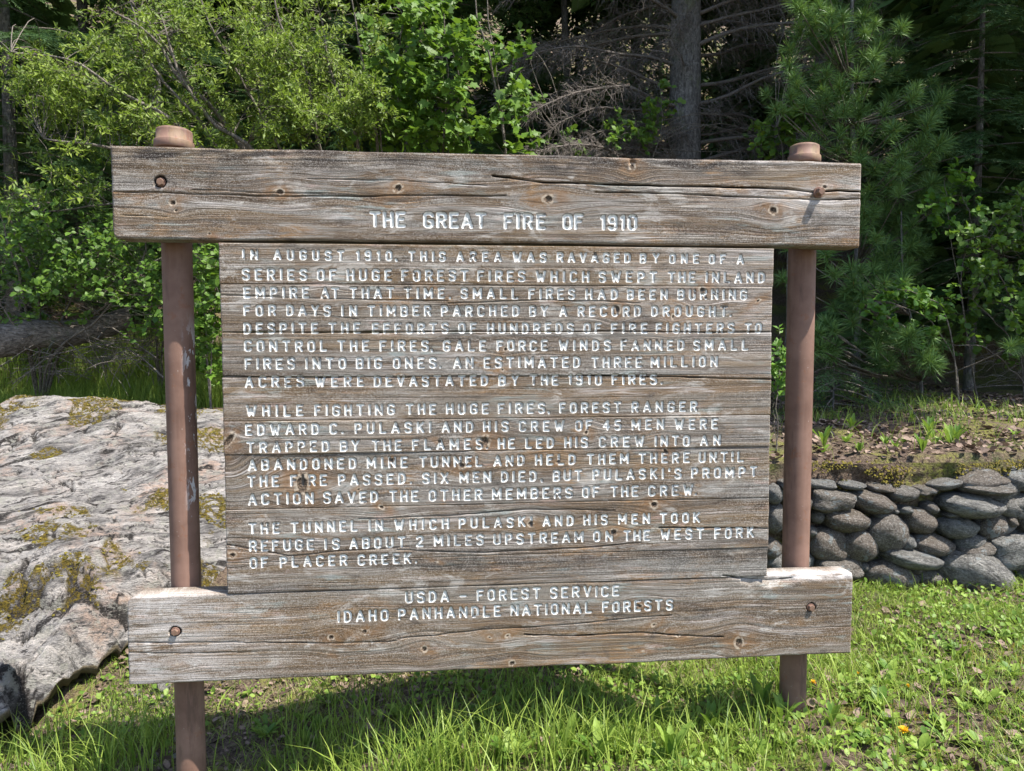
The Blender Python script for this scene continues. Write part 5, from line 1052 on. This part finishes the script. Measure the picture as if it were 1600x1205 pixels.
def leafset(kind, seed):
    if kind == 'strap': return rosette(STRAP, STRAP_T, 8, .17, 1.5, seed, .85), STRAP_T
    if kind == 'dand': return rosette(TOOTH, TOOTH_T, 11, .17, .5, seed, .8), TOOTH_T
    if kind == 'low': return rosette(STRAP, STRAP_T, 8, .11, .6, seed, 1.7), STRAP_T
LMESH = {}
for kd in ('strap', 'dand', 'low'):
    for sd in range(3):
        vs, T = leafset(kd, sd+5); ms = []
        for q, v in enumerate(vs): mb = MB(); mb.add(v, None, T, (q*.37) % .9); ms.append(mb.mesh('leaf', M['weed']))
        LMESH[kd, sd] = ms
def weed(kd, x, y, s, label, cat, group, dz=0, name='weed_plant'):
    ms = LMESH[kd, random.randrange(3)]; root = empty(name, (x, y, float(ground(x, y))+dz)); root.rotation_euler[2] = random.random()*6.28; root.scale = (s, s, s); tag(root, label, cat, group)
    for m_ in ms: link('leaf', m_, root)
    return root
def at_g(u, v):     # where a sight line meets the terrain
    d = ray(u, v); t = 1.5
    for _ in range(400):
        p = CAM+d*t
        if p[2] < float(ground(p[0], p[1])): break
        t += .02
    return p
ORD = ['leftmost', 'second', 'third', 'fourth', 'fifth', 'sixth', 'seventh', 'eighth', 'ninth', 'tenth', 'eleventh', 'twelfth', 'thirteenth', 'fourteenth', 'fifteenth', 'sixteenth', 'seventeenth', 'eighteenth', 'nineteenth', 'twentieth']
def row(kd, lst, sc, tmpl, cat, group, ymin=-9):
    for q, (u, v, s) in enumerate(sorted(lst)):
        p = at_g(u, v); jt = random.uniform(-.02, .45) if ymin > 0 else 0; weed(kd if random.random() < .7 else 'low', p[0]+random.uniform(-.05, .05), max(p[1], ymin)+jt, s*sc*random.uniform(.7, 1.25), tmpl.replace('*', ORD[q]+(' from the left' if q else '')), cat, group)
row('strap', [(690, 1165, 1.1), (730, 1195, 1.), (800, 1190, 1.2), (865, 1185, 1.1), (925, 1200, 1.2), (985, 1180, 1.1), (1010, 1195, .9), (560, 1190, 1.), (640, 1200, 1.1), (1060, 1200, 1.), (760, 1130, .9), (1120, 1150, .9), (940, 1150, .8), (1045, 1130, .8), (1170, 1120, 1.), (1240, 1130, .7), (1285, 1135, .7)], .75, '* of the strap leaved weeds in the grass before the sign', 'weed', 'strap leaved weeds before the sign')
row('strap', [(1330, 730, .9), (1395, 715, 1.), (1450, 730, 1.2), (1560, 715, 1.2), (1365, 722, .6), (1305, 705, 1.), (1500, 680, .9), (1590, 680, 1.1), (1540, 640, .9), (1420, 660, .8), (1475, 735, .7), (1435, 718, .7), (1530, 700, .6), (1290, 730, .8), (1340, 745, 1.1), (1410, 742, 1.), (1550, 738, 1.), (1585, 742, .9), (1380, 690, .9), (1465, 690, 1.)], .68, '* of the bright strap leaved weeds on the terrace above the wall', 'weed', 'strap leaved weeds on the terrace', 1.66)
row('dand', [(1385, 1105, 1.1), (1350, 1060, 1.), (1480, 1160, 1.1), (1300, 1175, .9), (1540, 1100, .9), (1430, 1010, .8), (1560, 1000, .9), (500, 1110, .9), (420, 1150, 1.), (1150, 1180, .8)], .62, '* of the toothed dandelion rosettes flat in the grass', 'weed', 'dandelion rosettes in the grass')
for q in range(46):
    p = at_g(random.uniform(1180, 1600) if q % 3 else random.uniform(350, 1150), random.uniform(1000, 1200) if q % 3 else random.uniform(1090, 1200)); weed('low', p[0], p[1], random.uniform(.35, .75), 'small broad leaved weed in the foreground turf', 'weed', 'small broad leaved weeds in the turf')
# dandelion flowers
def dandelion(u, v, h, label, s=1., bud=False):
    p = at_g(u, v+h*420); p = np.array([p[0], p[1], float(ground(p[0], p[1]))]); root = empty('dandelion', p); tag(root, label, 'flower')
    mb = MB(); tubes(mb, np.array([[0, 0, 0], [.004, .0, h*.5], [0, 0, h]]), np.array([.0016, .0015, .0013]), 5, .5); mb.obj('stem', M['weed'], root)
    n = 60 if not bud else 24; an = rng.random(n)*2*PI; e = rng.uniform(.15, 1.6, n) if not bud else rng.uniform(1.5, 4, n); A = nrm(np.stack([np.cos(an), np.sin(an), e], -1)); A, B, N = frames(A, up=np.tile([0, 0, 1.], (n, 1))+rdir(n)*.2)
    mb = MB(); stamp(mb, np.array([[0, 0, 0], [.6, .11, 0], [1, .06, 0], [1, -.06, 0], [.6, -.11, 0]]), None, [[0, 1, 4], [1, 2, 4], [2, 3, 4]], np.tile([0, 0, h], (n, 1)), A, B, N, .016*s*rng.uniform(.7, 1.1, n), rng.random(n)); mb.obj('flower_head', M['petal'], root)
    mb = MB(); tubes(mb, np.array([[0, 0, h-.008], [0, 0, h-.003], [0, 0, h+.002]]), np.array([.002, .0048, .0044])*s, 8, .3); mb.obj('sepals', M['weed'], root)
dandelion(1411, 1150, .075, 'open yellow dandelion flower on a stem, nearest to the lower right corner', 1.25)
dandelion(1418, 1078, .09, 'orange yellow half closed dandelion above the open one', 1.0, True)
dandelion(1270, 1066, .06, 'small yellow dandelion just right of the right post foot', .85)
dandelion(1340, 1052, .06, 'tiny yellow dandelion in the grass under the right end of the lower board', .7, True)
# little stones and sticks
def pebble(u, v, s, label, grp=None, mat='pebble', sc=(1, .8, .55)):
    p = at_g(u, v); me = random.choice(SM).copy(); me.materials.clear(); me.materials.append(M[mat]); o = link('pebble', me, None, (p[0], p[1], float(ground(p[0], p[1]))+s*.25)); o.scale = (s*sc[0], s*sc[1], s*sc[2]); o.rotation_euler = (random.uniform(-.3, .3), random.uniform(-.3, .3), random.random()*3); return tag(o, label, 'stone', grp)
pebble(1568, 1192, .022, 'small white stone in the grass at the lower right corner')
pebble(258, 1082, .045, 'pale flat stone beside the foot of the left post', sc=(1, .7, .4))
pebble(228, 1166, .018, 'small grey pebble on the bare soil left of the left post')
pebble(1390, 1128, .022, 'small pale stone among the weeds left of the open dandelion')
for q in range(60): pebble(random.uniform(190, 300), random.uniform(1075, 1200), random.uniform(.006, .016), 'tiny gravel stone on the bare soil round the left post', 'gravel stones round the left post')
for (a, b, r, lab) in (((1420, 632, 3.0), (1480, 740, 2.0), .004, 'thin pale dry stalk leaning over the terrace'), ((1510, 607, 4.2), (1640, 604, 4.0), .007, 'bleached stick lying on the upper terrace at right'), ((1555, 300, 4.4), (1600, 250, 4.4), .004, 'thin bare twig at the right edge'),
                       ((150, 575, 4.4), (60, 500, 4.6), .006, 'thin dry twig leaning against the fallen log'), ((245, 560, 4.4), (120, 480, 4.7), .007, 'grey dead twig crossing before the fallen log'), ((60, 560, 4.4), (230, 530, 4.6), .006, 'dead twig lying below the fallen log'), ((20, 600, 4.4), (110, 540, 4.6), .005, 'short dead twig at the left edge below the log'), ((255, 590, 4.3), (200, 545, 4.5), .009, 'pale forked stick right of the fallen log')):
    log('stick', at_y(*a), at_y(*b), r, r*.6, lab, 'stick', 'twig', 6, .02, 10)
# brush of fine dead twigs under the log
n = 420; C0 = region([(90, 560, 110, 25, 1), (200, 545, 60, 25, 1), (1540, 400, 60, 60, .6, (4.4, 5.0)), (1560, 560, 60, 40, .6, (4.2, 5.0)), (30, 450, 60, 80, .6, (4.6, 5.4)), (300, 330, 60, 60, .4, (5., 5.6))], n, (4.3, 5.0)); d = nrm(rdir(n)*[1, .5, .5]); l = rng.uniform(.15, .6, n); t = np.linspace(-.5, .5, 6)[None, :, None]
mb = MB(); tubes(mb, C0[:, None]+d[:, None]*l[:, None, None]*t+rng.normal(size=(n, 6, 3))*.008+np.array([0, 0, -.2])*(l[:, None, None])*t**2, np.linspace(.0032, .0014, 6)[None].repeat(n, 0), 4, rng.random(n)*.6)
tag(mb.obj('brushwood', M['twig']), 'tangle of fine dead twigs in the undergrowth', 'brushwood', kind='stuff')
